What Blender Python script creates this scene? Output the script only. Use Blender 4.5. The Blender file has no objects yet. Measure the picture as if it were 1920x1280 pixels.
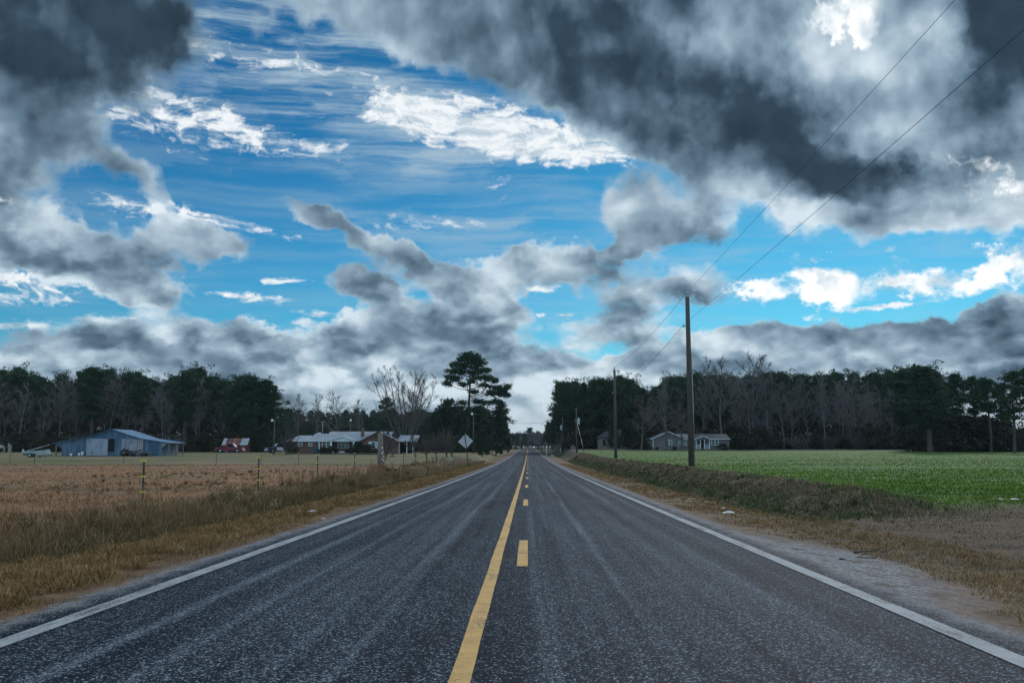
import bpy, bmesh, math, random
import numpy as np
from mathutils import Vector, Matrix
R = math.radians
scene = bpy.context.scene
col = scene.collection

# ------------------------------------------------------------------ camera
F = 1867.0                       # focal length in photo pixels (35 mm on a 36 mm frame)
CAM = Vector((0.23, 0.0, 1.10))
YAW, PITCH = 0.0163, math.atan(198.0 / F)
cam_data = bpy.data.cameras.new('camera')
cam_data.lens, cam_data.sensor_width, cam_data.clip_start, cam_data.clip_end = 35.0, 36.0, 0.1, 6000.0
cam = bpy.data.objects.new('camera', cam_data)
col.objects.link(cam)
cam.location = CAM
cam.rotation_euler = (math.pi / 2 + PITCH, 0.0, YAW)
scene.camera = cam
scene.view_settings.view_transform = 'Standard'
scene.view_settings.look = 'None'
scene.view_settings.exposure = 0.0
scene.view_settings.gamma = 1.0
scene.cycles.use_denoising = True
scene.cycles.denoiser = 'OPENIMAGEDENOISE'
scene.cycles.denoising_input_passes = 'RGB_ALBEDO_NORMAL'
scene.cycles.sample_clamp_indirect = 2.0
scene.cycles.sample_clamp_direct = 2.5
scene.cycles.max_bounces = 6
scene.cycles.diffuse_bounces = 3
scene.cycles.transparent_max_bounces = 4

_fw = Vector((-math.sin(YAW), math.cos(YAW), 0.0))
_rt = Vector((math.cos(YAW), math.sin(YAW), 0.0))
def ray(px, py):
    u, v = (px - 960.0) / F, (640.0 - py) / F
    return (_fw * (math.cos(PITCH) - v * math.sin(PITCH)) + _rt * u
            + Vector((0, 0, math.sin(PITCH) + v * math.cos(PITCH))))
def azel(px, py):
    d = ray(px, py).normalized()
    return math.atan2(d.x, d.y), math.asin(d.z)

# ------------------------------------------------------------------ node helpers
class Nodes:
    def __init__(self, tree):
        self.t = tree
    def new(self, kind, **kw):
        n = self.t.nodes.new(kind)
        for k, v in kw.items():
            setattr(n, k, v)
        return n
    def put(self, sock, v):
        if isinstance(v, bpy.types.NodeSocket):
            self.t.links.new(v, sock)
        elif v is not None:
            if sock.type == 'RGBA' and len(v) == 3:
                v = (*v, 1.0)
            sock.default_value = v
    def m(self, op, a, b=None, c=None, clamp=False):
        n = self.new('ShaderNodeMath', operation=op, use_clamp=clamp)
        for i, v in enumerate((a, b, c)):
            if v is not None:
                self.put(n.inputs[i], v)
        return n.outputs[0]
    def add(self, a, b): return self.m('ADD', a, b)
    def sub(self, a, b): return self.m('SUBTRACT', a, b)
    def mul(self, a, b): return self.m('MULTIPLY', a, b)
    def mad(self, a, b, c): return self.m('MULTIPLY_ADD', a, b, c)
    def vm(self, op, a, b=None):
        n = self.new('ShaderNodeVectorMath', operation=op)
        self.put(n.inputs[0], a)
        if b is not None:
            self.put(n.inputs[3 if op == 'SCALE' else 1], b)
        return n.outputs['Value'] if op in ('LENGTH', 'DOT_PRODUCT', 'DISTANCE') else n.outputs[0]
    def sep(self, v):
        n = self.new('ShaderNodeSeparateXYZ'); self.put(n.inputs[0], v); return n.outputs
    def xyz(self, x, y, z):
        n = self.new('ShaderNodeCombineXYZ')
        for i, v in enumerate((x, y, z)): self.put(n.inputs[i], v)
        return n.outputs[0]
    def step(self, v, lo, hi, a=0.0, b=1.0):
        n = self.new('ShaderNodeMapRange', interpolation_type='SMOOTHSTEP')
        for i, q in enumerate((v, lo, hi, a, b)): self.put(n.inputs[i], q)
        return n.outputs[0]
    def lin(self, v, lo, hi, a=0.0, b=1.0):
        n = self.new('ShaderNodeMapRange')
        for i, q in enumerate((v, lo, hi, a, b)): self.put(n.inputs[i], q)
        return n.outputs[0]
    dims = '3D'
    def noise(self, vec, scale, detail=4.0, rough=0.55, lac=2.0, color=False, dist=0.0):
        n = self.new('ShaderNodeTexNoise', noise_dimensions=self.dims)
        self.put(n.inputs['Vector'], vec)
        n.inputs['Scale'].default_value = scale
        n.inputs['Detail'].default_value = detail
        n.inputs['Roughness'].default_value = rough
        n.inputs['Lacunarity'].default_value = lac
        n.inputs['Distortion'].default_value = dist
        return n.outputs['Color' if color else 0]
    def mix(self, f, a, b, mode='MIX'):
        n = self.new('ShaderNodeMix', data_type='RGBA', blend_type=mode)
        self.put(n.inputs[0], f); self.put(n.inputs[6], a); self.put(n.inputs[7], b)
        return n.outputs[2]
    def ramp(self, f, stops, interp='LINEAR'):
        n = self.new('ShaderNodeValToRGB')
        n.color_ramp.interpolation = interp
        el = n.color_ramp.elements
        while len(el) < len(stops): el.new(0.5)
        for e, (p, c) in zip(el, stops):
            e.position = p; e.color = (*c, 1.0)
        self.put(n.inputs[0], f)
        return n.outputs[0]

# ------------------------------------------------------------------ world: Nishita sky with broken cloud
SUN_AZ, SUN_EL = R(20.0), R(27.0)
world = bpy.data.worlds.new('World')
scene.world = world
world.use_nodes = True
wt = world.node_tree
wt.nodes.clear()
w = Nodes(wt)
w.dims = '2D'
direction = w.new('ShaderNodeTexCoord').outputs['Generated']
dx, dy, dz = w.sep(direction)
AZ = w.m('ARCTAN2', dx, dy)
EL = w.m('ARCSINE', dz)
P = w.xyz(AZ, EL, 0.0)
sky = w.new('ShaderNodeTexSky', sky_type='NISHITA', sun_disc=False, sun_elevation=SUN_EL,
            sun_rotation=SUN_AZ, air_density=1.0, dust_density=0.3, ozone_density=3.0).outputs[0]

# the cloud deck is compressed towards the horizon, so noise is stretched sideways there
vert = w.mul(w.m('LOGARITHM', w.add(w.m('MAXIMUM', EL, -0.05), 0.24), math.e), 0.55)
Q = w.xyz(AZ, vert, 0.0)
w1 = w.vm('SUBTRACT', w.noise(Q, 7.0, 5.0, 0.55, color=True), (0.5, 0.5, 0.5))
w2 = w.vm('SUBTRACT', w.noise(Q, 26.0, 4.0, 0.6, color=True), (0.5, 0.5, 0.5))
warp = w.vm('ADD', w.vm('MULTIPLY', w1, (0.075, 0.05, 0.0)), w.vm('MULTIPLY', w2, (0.034, 0.030, 0.0)))
PW = w.vm('ADD', P, warp)                    # strongly warped: ragged low cloud
PS = w.vm('ADD', P, w.vm('MULTIPLY', w2, (0.036, 0.009, 0.0)))   # streaky: high cloud

def blob(space, cx, cy, rx, ry, rot=0.0, amp=1.0):
    a, e = azel(cx, cy)
    n = w.new('ShaderNodeMapping', vector_type='TEXTURE')
    w.put(n.inputs[0], space)
    n.inputs[1].default_value = (a, e, 0)
    n.inputs[2].default_value = (0, 0, R(-rot))
    n.inputs[3].default_value = (rx / F, ry / F, 1)
    g = w.new('ShaderNodeTexGradient', gradient_type='SPHERICAL')
    w.put(g.inputs[0], n.outputs[0])
    return g.outputs[1], amp
def field(space, blobs, start=0.0):
    tot = start
    for b in blobs:
        s, amp = blob(space, *b)
        tot = w.mad(s, amp, tot)
    return tot

# amount of low cloud (positions are bearings of each cloud seen from the road)
low = field(PW, [
    (150, 40, 320, 205, 0, 2.2), (-40, 290, 230, 175, 0, 1.7), (20, 450, 340, 100, 8, 1.7),
    (220, 515, 220, 66, 18, 1.5), (395, 455, 150, 50, 0, 1.4), (250, 345, 190, 62, 28, 1.1),
    (600, 5, 330, 110, 10, 1.1), (1040, 50, 430, 220, 10, 2.4), (1400, 170, 450, 225, 20, 2.6),
    (1590, 300, 330, 115, 10, 2.0), (1840, 140, 330, 220, 0, 1.6), (1760, 395, 340, 85, 0, 1.5),
    (1240, 405, 210, 100, 15, 1.7), (1065, 500, 160, 78, 12, 1.8), (680, 452, 150, 52, 22, 1.7),
    (800, 505, 125, 62, 30, 1.5), (648, 535, 95, 62, 0, 1.5), (910, 560, 120, 95, 0, 1.7),
    (572, 388, 80, 44, 15, 1.4), (1265, 545, 130, 66, 0, 1.35), (1145, 605, 110, 60, 0, 1.4),
    (850, 640, 300, 85, 0, 1.6), (1340, 640, 200, 60, 0, 1.3), (1640, 635, 330, 62, 0, 1.5), (1870, 610, 220, 70, 0, 1.5),
    (230, 650, 380, 72, 0, 1.6), (560, 655, 260, 62, 0, 1.4), (300, 710, 1300, 70, 0, 1.2), (1500, 700, 1300, 80, 0, 1.3), (960, 800, 3500, 130, 0, 1.5), (1920, 230, 190, 170, 0, 1.4), (1600, 30, 240, 150, 0, 1.3), (1860, -20, 170, 100, 0, 1.4),
    (1180, 470, 80, 45, 0, 1.0), (720, 560, 90, 60, 0, 1.2), (985, 480, 60, 46, 0, 1.2),
], -0.50)
n1 = w.noise(Q, 8.0, 9.0, 0.56)
def heap(vec, scale, detail):
    n = w.new('ShaderNodeTexVoronoi', feature='SMOOTH_F1', normalize=True, voronoi_dimensions='2D')
    w.put(n.inputs['Vector'], vec)
    n.inputs['Scale'].default_value = scale
    n.inputs['Detail'].default_value = detail
    n.inputs['Roughness'].default_value = 0.55
    n.inputs['Smoothness'].default_value = 0.6
    return w.sub(1.0, w.mul(n.outputs['Distance'], 1.5))
QH = w.vm('ADD', Q, w.vm('MULTIPLY', w2, (0.035, 0.035, 0.0)))
h1 = heap(QH, 15.0, 2.0)
h1s = heap(w.vm('ADD', QH, (0.006, 0.016, 0)), 15.0, 2.0)
nb = w.noise(Q, 6.5, 4.5, 0.52)
nbs = w.noise(w.vm('ADD', Q, (0.010, 0.024, 0)), 6.5, 4.5, 0.52)
n2 = w.noise(Q, 3.2, 3.0, 0.5)
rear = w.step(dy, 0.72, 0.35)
high_up = w.step(EL, 0.42, 0.60)
general = w.mul(w.m('MAXIMUM', rear, high_up), w.mad(n2, 2.4, -0.62))
thick = w.add(w.add(low, general), w.add(w.mad(n1, 1.25, -0.625), w.mad(h1, 0.75, -0.42)))
cover = w.step(thick, 0.0, 0.46)
# how dark the underside of the low cloud is
dark = field(PW, [
    (110, 50, 330, 180, 0, 1.5), (-10, 340, 150, 100, 0, 0.8), (150, 495, 230, 42, 14, 0.8),
    (1010, 40, 300, 170, 15, 0.9), (1250, 190, 280, 140, 30, 1.1), (1470, 265, 230, 90, 35, 1.0),
    (1630, 330, 220, 55, 5, 0.95), (1830, 150, 120, 160, 20, 0.8), (1920, 40, 140, 120, 0, 1.0), (1700, 400, 170, 45, 0, 0.7),
    (1270, 450, 150, 40, 10, 0.4), (620, 668, 330, 38, 3, 0.6), (960, 668, 160, 36, 0, 0.75),
    (920, 585, 90, 40, 0, 0.35), (1840, 632, 260, 42, 0, 0.4), (1085, 530, 100, 26, 0, 0.35),
    (1700, 645, 200, 36, 0, 0.3), (360, 645, 240, 34, 0, 0.3), (1200, 645, 160, 34, 0, 0.25),
], 0.0)
# thinner, sunlit cloud around the breaks
glow = field(PW, [
    (740, 740, 260, 55, 0, 1.5), (990, 768, 150, 90, 0, 1.7), (60, 665, 170, 45, 0, 0.9), (80, 545, 130, 50, 0, 1.1), (1610, 90, 200, 210, 20, 1.4),
    (1850, 320, 190, 90, 0, 1.1), (1715, 190, 120, 150, 15, 1.1), (1560, 400, 220, 50, 0, 0.8), (1320, 90, 120, 60, 20, 0.35), (1150, 250, 150, 40, 20, 0.4), (1430, 400, 170, 45, 0, 0.7), (1200, 375, 150, 60, 0, 0.8), (1050, 470, 110, 45, 0, 0.5), (700, 440, 110, 40, 20, 0.5), (60, 400, 110, 60, 0, 0.7), (250, 330, 200, 60, 28, 0.6), (640, 60, 220, 90, 10, 0.5), (1780, 60, 90, 110, 20, 0.6), (1000, 200, 160, 40, 10, 0.6), (1330, 720, 400, 30, 0, 0.5),
], 0.0)
n3 = w.noise(Q, 22.0, 6.0, 0.55)
light = w.mad(w.sub(nb, nbs), 1.6, w.step(EL, 0.30, 0.18, 0.545, 0.715))
light = w.mad(w.sub(h1, h1s), w.step(EL, 0.26, 0.10, 0.30, 0.75), light)
light = w.mad(w.step(thick, 0.05, 1.1), -0.10, light)
light = w.mad(w.step(thick, 0.60, 0.05), 0.17, light)
light = w.mad(n3, 0.22, w.sub(light, 0.11))
light = w.mad(n1, 0.30, w.sub(light, 0.15))
light = w.mad(w.step(dark, 0.0, 1.25), -0.40, light)
light = w.mad(w.step(glow, 0.0, 1.0), 0.30, light)
light = w.add(light, w.mul(w.step(EL, 0.07, 0.01), 0.07))
light = w.m('MAXIMUM', w.add(light, w.mul(rear, 0.40)), w.mad(n3, 0.22, 0.02))  # rear term: unseen cloud behind the camera lightened as added frontal light
grey = w.ramp(light, [(0.0, (0.010, 0.021, 0.033)), (0.22, (0.046, 0.083, 0.122)), (0.45, (0.135, 0.213, 0.290)),
                      (0.68, (0.30, 0.42, 0.52)), (1.0, (0.68, 0.80, 0.88))])

# high white cloud: streaks and ripples, and the bright breaks around the hidden sun
bright = field(PS, [
    (900, 238, 330, 75, 10, 1.9), (1060, 275, 230, 45, 8, 1.3), (745, 205, 110, 38, 4, 1.1), (320, 215, 190, 75, 18, 1.15),
    (470, 250, 150, 50, 18, 1.0), (610, 278, 120, 32, 5, 1.0), (450, 108, 160, 40, 5, 0.8), (600, 125, 120, 34, 5, 0.7),
    (110, 190, 160, 50, 15, 0.9), (300, 395, 150, 34, 6, 1.3), (470, 425, 140, 22, 12, 1.0), (470, 558, 130, 16, 3, 1.4),
    (595, 588, 70, 12, 0, 1.4), (800, 418, 230, 26, -2, 0.85), (1060, 592, 75, 13, 0, 1.4), (930, 358, 45, 40, 0, 0.7), (540, 530, 90, 12, 3, 1.0),
    (1010, 541, 60, 12, 0, 1.1), (1185, 544, 60, 14, 0, 1.2), (1450, 628, 150, 22, 0, 1.5), (1660, 576, 190, 9, -3, 1.3),
    (60, 530, 130, 60, 0, 1.2), (40, 610, 200, 14, 0, 1.1), (240, 598, 160, 12, 0, 0.9), (770, 745, 330, 40, 0, 0.9), (120, 660, 160, 40, 0, 0.7),
], -0.42)
PB = w.vm('ADD', P, w.vm('MULTIPLY', w.vm('SUBTRACT', w.noise(Q, 30.0, 6.0, 0.62, color=True), (0.5, 0.5, 0.5)), (0.06, 0.06, 0.0)))
puffs = field(PB, [
    (1595, 5, 95, 85, 0, 1.9), (1610, 75, 60, 60, 30, 1.5), (1490, 520, 120, 62, 0, 1.25), (1400, 545, 90, 26, 0, 1.2), (1575, 548, 85, 70, 0, 1.8),
    (1700, 520, 75, 66, 0, 1.35), (1830, 525, 150, 48, 0, 1.5), (1890, 478, 80, 48, 0, 1.5), (1890, 345, 95, 60, 0, 1.6), (1800, 305, 60, 22, 0, 1.0),
    (60, 545, 100, 34, 0, 1.0), (30, 385, 70, 36, 0, 0.9),
], -0.40)
ripple = w.noise(w.vm('ADD', w.xyz(w.mul(AZ, 1.0), w.mul(EL, 2.8), 0.0), w.vm('MULTIPLY', w1, (0.2, 0.10, 0.0))), 34.0, 6.0, 0.60)
wisp = w.noise(w.vm('ADD', w.xyz(w.mul(AZ, 0.8), w.mul(EL, 7.0), 0.0), w.vm('MULTIPLY', w1, (0.12, 0.10, 0.0))), 7.0, 6.0, 0.6)
bright_a = w.m('MINIMUM', w.step(w.mad(ripple, 2.4, w.sub(bright, 1.25)), 0.0, 0.85), 1.0)
puff_a = w.step(w.mad(w.noise(Q, 30.0, 6.0, 0.6), 2.2, w.sub(puffs, 1.35)), 0.0, 0.9)
veil = field(PS, [(640, 190, 520, 150, 8, 0.75), (560, 40, 400, 130, 0, 0.6), (900, 420, 500, 70, 0, 0.35), (800, 310, 500, 40, 0, 0.3), (1300, 520, 700, 90, 0, 0.3)], 0.0)
wisp_a = w.m('MULTIPLY', w.step(wisp, 0.34, 0.74), w.add(w.mul(veil, 1.25), 0.20), clamp=True)

# clear sky: Nishita, deeper and more saturated as in the photograph
blue = w.vm('MULTIPLY', sky, (0.045, 0.37, 0.56))
blue = w.mix(w.step(EL, 0.42, 0.03), blue, w.vm('MULTIPLY', sky, (0.17, 0.62, 0.80)))
c = w.mix(wisp_a, blue, (4.2, 5.6, 6.6))
c = w.mix(w.mul(bright_a, 0.94), c, w.mix(w.step(ripple, 0.30, 0.62), (5.2, 6.3, 7.2), (9.4, 9.8, 10.0)))
c = w.mix(cover, c, w.vm('SCALE', grey, 10.0))
c = w.mix(puff_a, c, w.mix(w.step(n3, 0.34, 0.56), (6.4, 7.4, 8.2), (10.8, 11.1, 11.2)))
horizon_pale = w.mul(w.step(EL, 0.075, 0.01), 0.45)
c = w.mix(horizon_pale, c, (4.6, 5.5, 6.1))
# unseen sky behind the camera is brightened to light the ground from the front
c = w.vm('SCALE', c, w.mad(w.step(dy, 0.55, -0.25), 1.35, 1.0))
c = w.mix(w.step(EL, 0.003, -0.012), c, (0.9, 0.95, 1.0))
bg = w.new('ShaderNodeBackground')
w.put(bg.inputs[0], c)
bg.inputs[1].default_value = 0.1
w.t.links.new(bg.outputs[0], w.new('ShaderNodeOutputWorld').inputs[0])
world.cycles.sampling_method = 'MANUAL'
world.cycles.sample_map_resolution = 512

sun_data = bpy.data.lights.new('sun', 'SUN')
sun_data.energy, sun_data.angle, sun_data.color = 1.9, R(12.0), (1.0, 0.985, 0.97)
sun = bpy.data.objects.new('sun', sun_data)
col.objects.link(sun)
_sd = Vector((math.sin(SUN_AZ) * math.cos(SUN_EL), math.cos(SUN_AZ) * math.cos(SUN_EL), math.sin(SUN_EL)))
sun.rotation_euler = _sd.to_track_quat('Z', 'Y').to_euler()

# ------------------------------------------------------------------ terrain heights (metres; the road runs along +Y, its middle at X = 0)
def smoothstep(a, b, x):
    t = np.clip((np.asarray(x, float) - a) / (b - a), 0, 1)
    return t * t * (3 - 2 * t)
_yy = np.arange(-60.0, 3200.0, 1.0)
def _prof(pts, width=15):
    z = np.interp(_yy, [p[0] for p in pts], [p[1] for p in pts])
    k = np.ones(width) / width
    return np.convolve(np.pad(z, width // 2, mode='edge'), k, mode='valid')
_zr = _prof([(-60, .5), (0, 0), (25, -.22), (55, -.42), (110, -.64), (175, -.58), (300, -.12), (405, .22), (470, .15), (620, -.9), (900, -1.6), (3200, -1.6)], 25)
_zl = _prof([(-60, -.3), (20, -.33), (75, -.38), (100, -.38), (145, -.25), (172, .06), (220, .1), (300, .1), (405, .2), (620, -.8), (3200, -1.2)], 15)
_zf = _prof([(-60, -.1), (10, -.08), (22, .0), (57, -.02), (108, -.12), (150, .2), (185, .62), (250, .8), (405, .6), (620, -.5), (3200, -1.0)], 15)
def zroad(Y): return np.interp(Y, _yy, _zr)
def vnoise(x, y, seed=0):
    x = np.asarray(x, float); y = np.asarray(y, float)
    xi, yi = np.floor(x).astype(np.int64), np.floor(y).astype(np.int64)
    fx, fy = x - xi, y - yi
    fx, fy = fx * fx * (3 - 2 * fx), fy * fy * (3 - 2 * fy)
    def h(a, b):
        n = (a * 374761393 + b * 668265263 + seed * 974711) & 0xFFFFFFFF
        n = ((n ^ (n >> 13)) * 1274126177) & 0xFFFFFFFF
        return ((n ^ (n >> 16)) & 0xFFFF) / 65535.0
    return (h(xi, yi) * (1 - fx) + h(xi + 1, yi) * fx) * (1 - fy) + (h(xi, yi + 1) * (1 - fx) + h(xi + 1, yi + 1) * fx) * fy
def fbm(x, y, seed=0, o=3):
    return sum(vnoise(np.asarray(x) * 2 ** i, np.asarray(y) * 2 ** i, seed + i) / 2 ** i for i in range(o)) / (2 - 2 ** (1 - o))
def ground(X, Y):
    X = np.asarray(X, float); Y = np.asarray(Y, float)
    zr = zroad(Y)
    zl = np.interp(Y, _yy, _zl); zf = np.interp(Y, _yy, _zf)
    far = smoothstep(260, 380, Y)
    # left: verge, shallow ditch, field
    zl = zl * (1 - far) + (zr - .15) * far
    lv = zr - .02 - .07 * np.clip((-X - 3.3) / 1.9, 0, 1) - .015 * smoothstep(3.3, 3.5, -X)
    ld = lv - .34 * smoothstep(5.0, 6.0, -X) * (1 - far)
    fl = smoothstep(6.5, 8.6, -X)
    left = ld * (1 - fl) + zl * fl
    # right: verge, ditch, bank up to the field; the ditch is filled where the field entrance crosses it
    zf = zf * (1 - far) + (zr - .1) * far
    filled = np.clip(1 - smoothstep(18.0, 24.0, Y + 1.2 * (vnoise(X * .5, Y * .3, 5) - .5)) + far, 0, 1)
    rv = zr - .02 - .09 * np.clip((X - 3.3) / 2.0, 0, 1) - .015 * smoothstep(3.3, 3.5, X)
    rd = rv - .30 * smoothstep(5.0, 6.1, X) * (1 - filled)
    wob = .5 * (vnoise(Y * .16, Y * 0 + 3.3, 7) - .5)
    fr = smoothstep(6.0, 8.5, X + wob) * (1 - filled) + smoothstep(4.5, 13, X) * filled
    lip = .03 * np.exp(-((X - 8.0) / .8) ** 2) * (1 - filled)
    right = rd * (1 - fr) + zf * fr + lip
    z = np.where(X < 0, left, right)
    off = smoothstep(3.5, 5.5, np.abs(X))
    rough = smoothstep(4.6, 6.4, X) * (1 - smoothstep(8.3, 9.5, X)) * (1 - filled)
    z = z + off * .06 * (fbm(X * .9, Y * .9, 11) - .5) + rough * .16 * (fbm(X * 1.6, Y * 1.1, 21) - .5)
    z = z + off * .035 * (vnoise(X * 4, Y * 4, 31) - .5) * (np.abs(X) < 40)
    return z
def gz(X, Y): return float(ground(np.array([X]), np.array([Y]))[0])
def place(px, dist):
    """world X, Y on the ground at this bearing and this distance ahead of the camera"""
    d = ray(px, 838.0)
    k = dist / d.dot(_fw)
    return CAM.x + d.x * k, CAM.y + d.y * k
def top_h(py, dist, X, Y):
    """height over the ground of something whose top is seen at row py at this distance"""
    return 1.10 + (838.0 - py) / F * dist - gz(X, Y)

# ------------------------------------------------------------------ object helpers
def thing(name, label, cat, loc=(0, 0, 0), rotz=0.0, group=None, scale=1.0):
    o = bpy.data.objects.new(name, None)
    o.empty_display_size = 0.2
    col.objects.link(o)
    o.location = loc; o.rotation_euler = (0, 0, rotz); o.scale = (scale,) * 3
    o['label'] = label; o['category'] = cat
    if group: o['group'] = group
    return o
def tag(o, label=None, cat=None, group=None, kind=None):
    for k, v in (('label', label), ('category', cat), ('group', group), ('kind', kind)):
        if v: o[k] = v
    return o
class MB:
    def __init__(s): s.v, s.f, s.smooth = [], [], []
    def raw(s, verts, faces, smooth=False):
        b = len(s.v)
        s.v += [tuple(p) for p in verts]
        s.f += [tuple(b + i for i in f) for f in faces]
        s.smooth += [smooth] * len(faces)
        return s
    def box(s, lo, hi):
        (a, b, c), (d, e, f) = lo, hi
        return s.raw([(a, b, c), (d, b, c), (d, e, c), (a, e, c), (a, b, f), (d, b, f), (d, e, f), (a, e, f)],
                     [(0, 3, 2, 1), (4, 5, 6, 7), (0, 1, 5, 4), (1, 2, 6, 5), (2, 3, 7, 6), (3, 0, 4, 7)])
    def obox(s, p, q, w, h, up=(0, 0, 1)):
        """a bar from p to q, w wide, h deep"""
        p, q = Vector(p), Vector(q)
        d = (q - p).normalized(); a = d.cross(Vector(up))
        a = a.normalized() if a.length > 1e-6 else Vector((1, 0, 0))
        b = a.cross(d).normalized()
        vs = [pt + a * x * w / 2 + b * y * h / 2 for pt in (p, q) for x, y in ((-1, -1), (1, -1), (1, 1), (-1, 1))]
        return s.raw(vs, [(0, 1, 2, 3), (7, 6, 5, 4), (0, 4, 5, 1), (1, 5, 6, 2), (2, 6, 7, 3), (3, 7, 4, 0)])
    def tube(s, pts, radii, n=8, cap=True):
        pts = [Vector(p) for p in pts]
        vs, fs = [], []
        for i, p in enumerate(pts):
            d = (pts[min(i + 1, len(pts) - 1)] - pts[max(i - 1, 0)]).normalized()
            a = d.cross(Vector((0.13, 0.31, 0.94)) if abs(d.z) < .9 else Vector((1, 0.05, 0))).normalized(); b = d.cross(a)
            r = radii[i] if hasattr(radii, '__len__') else radii
            for k in range(n):
                t = 2 * math.pi * k / n
                vs.append(p + (a * math.cos(t) + b * math.sin(t)) * r)
        for i in range(len(pts) - 1):
            for k in range(n):
                k2 = (k + 1) % n
                fs.append((i * n + k, i * n + k2, (i + 1) * n + k2, (i + 1) * n + k))
        if cap:
            fs.append(tuple(range(n))[::-1]); fs.append(tuple(len(vs) - n + k for k in range(n)))
        return s.raw(vs, fs, True)
    def prism(s, poly, axis, a, b):
        """extrude a 2-D outline along an axis; poly holds the other two coordinates in order"""
        def p3(u, v, t): return {'x': (t, u, v), 'y': (u, t, v), 'z': (u, v, t)}[axis]
        n = len(poly)
        vs = [p3(u, v, a) for u, v in poly] + [p3(u, v, b) for u, v in poly]
        fs = [tuple(range(n))[::-1], tuple(range(n, 2 * n))] + [(i, (i + 1) % n, n + (i + 1) % n, n + i) for i in range(n)]
        return s.raw(vs, fs)
    def build(s, name, material, parent=None, loc=(0, 0, 0), bevel=0.0):
        me = bpy.data.meshes.new(name)
        me.from_pydata(s.v, [], s.f)
        me.polygons.foreach_set('use_smooth', s.smooth)
        bm = bmesh.new(); bm.from_mesh(me)
        bmesh.ops.recalc_face_normals(bm, faces=bm.faces)
        if bevel: bmesh.ops.bevel(bm, geom=list(bm.edges), offset=bevel, segments=2, affect='EDGES', profile=.7)
        bm.to_mesh(me); bm.free()
        if any(s.smooth) and not all(s.smooth):
            pass
        me.materials.append(material)
        o = bpy.data.objects.new(name, me); col.objects.link(o)
        o.location = loc
        if parent: o.parent = parent
        return o
def np_mesh(name, verts, quads=None, tris=None, material=None, parent=None, attr=None, smooth=False):
    """mesh straight from arrays"""
    me = bpy.data.meshes.new(name)
    verts = np.asarray(verts, np.float32)
    parts, starts = [], []
    pos = 0
    for arr, k in ((quads, 4), (tris, 3)):
        if arr is not None and len(arr):
            arr = np.asarray(arr, np.int32)
            parts.append(arr.ravel()); starts.append(pos + np.arange(len(arr), dtype=np.int32) * k); pos += arr.size
    loops = np.concatenate(parts); st = np.concatenate(starts)
    me.vertices.add(len(verts)); me.vertices.foreach_set('co', verts.ravel())
    me.loops.add(len(loops)); me.loops.foreach_set('vertex_index', loops)
    me.polygons.add(len(st)); me.polygons.foreach_set('loop_start', st)
    if smooth: me.polygons.foreach_set('use_smooth', np.ones(len(st), bool))
    if attr is not None:
        a = me.attributes.new('tone', 'FLOAT', 'POINT'); a.data.foreach_set('value', np.asarray(attr, np.float32))
    me.update(calc_edges=True); me.validate()
    if material: me.materials.append(material)
    o = bpy.data.objects.new(name, me); col.objects.link(o)
    if parent: o.parent = parent
    return o
def copy_tree(o, parent=None):
    c = o.copy(); col.objects.link(c)
    if parent: c.parent = parent
    for ch in list(o.children): copy_tree(ch, c)
    return c

# ------------------------------------------------------------------ materials
def material(name, build, rough=0.8, spec=0.3, metal=0.0):
    m = bpy.data.materials.new(name); m.use_nodes = True
    t = m.node_tree; t.nodes.clear()
    n = Nodes(t)
    b = n.new('ShaderNodeBsdfPrincipled')
    b.inputs['Roughness'].default_value = rough
    b.inputs['Specular IOR Level'].default_value = spec
    b.inputs['Metallic'].default_value = metal
    c = build(n, b)
    if c is not None: n.put(b.inputs['Base Color'], c)
    t.links.new(b.outputs[0], n.new('ShaderNodeOutputMaterial').inputs[0])
    return m
def bump(n, b, h, dist=0.02, strength=1.0):
    k = n.new('ShaderNodeBump'); n.put(k.inputs['Height'], h)
    k.inputs['Distance'].default_value = dist; k.inputs['Strength'].default_value = strength
    n.t.links.new(k.outputs[0], b.inputs['Normal'])
def objco(n): return n.new('ShaderNodeTexCoord').outputs['Object']
def worldpos(n): return n.new('ShaderNodeNewGeometry').outputs['Position']
def plain(name, c, rough=0.7, var=0.25, scale=3.0, metal=0.0, spec=0.3, stretch=(1, 1, 1)):
    def f(n, b):
        v = n.noise(n.vm('MULTIPLY', objco(n), stretch), scale, 5.0, 0.6)
        return n.vm('SCALE', c, n.lin(v, 0.25, 0.75, 1 - var, 1 + var))
    return material(name, f, rough, spec, metal)
def toned(name, stops, rough=0.92, spec=0.05):
    def f(n, b):
        a = n.new('ShaderNodeAttribute', attribute_name='tone')
        return n.ramp(a.outputs['Fac'], stops)
    return material(name, f, rough, spec)
def corrugated(name, c1, c2, period=0.25, axis='x', rough=0.5, metal=0.0, streak=0.5, lo=.45, hi=.62):
    """ribbed sheet metal with streaks of weathering running down it"""
    def f(n, b):
        x, y, z = n.sep(objco(n))
        u = {'x': x, 'y': y}[axis]
        rib = n.m('SINE', n.mul(u, 2 * math.pi / period))
        bump(n, b, rib, 0.02, 0.6)
        v = n.noise(n.xyz(n.mul(x, 1.0), n.mul(y, 1.0), n.mul(z, 0.25)), 1.6, 5.0, 0.65)
        sheet = n.noise(n.xyz(n.m('SNAP', u, 0.9), 0.0, 0.0), 3.1, 1.0)
        k = n.step(n.mad(sheet, streak, n.sub(v, streak * .5)), lo, hi)
        return n.vm('SCALE', n.mix(k, c1, c2), n.lin(rib, -1, 1, 0.82, 1.08))
    return material(name, f, rough, 0.4, metal)

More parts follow.
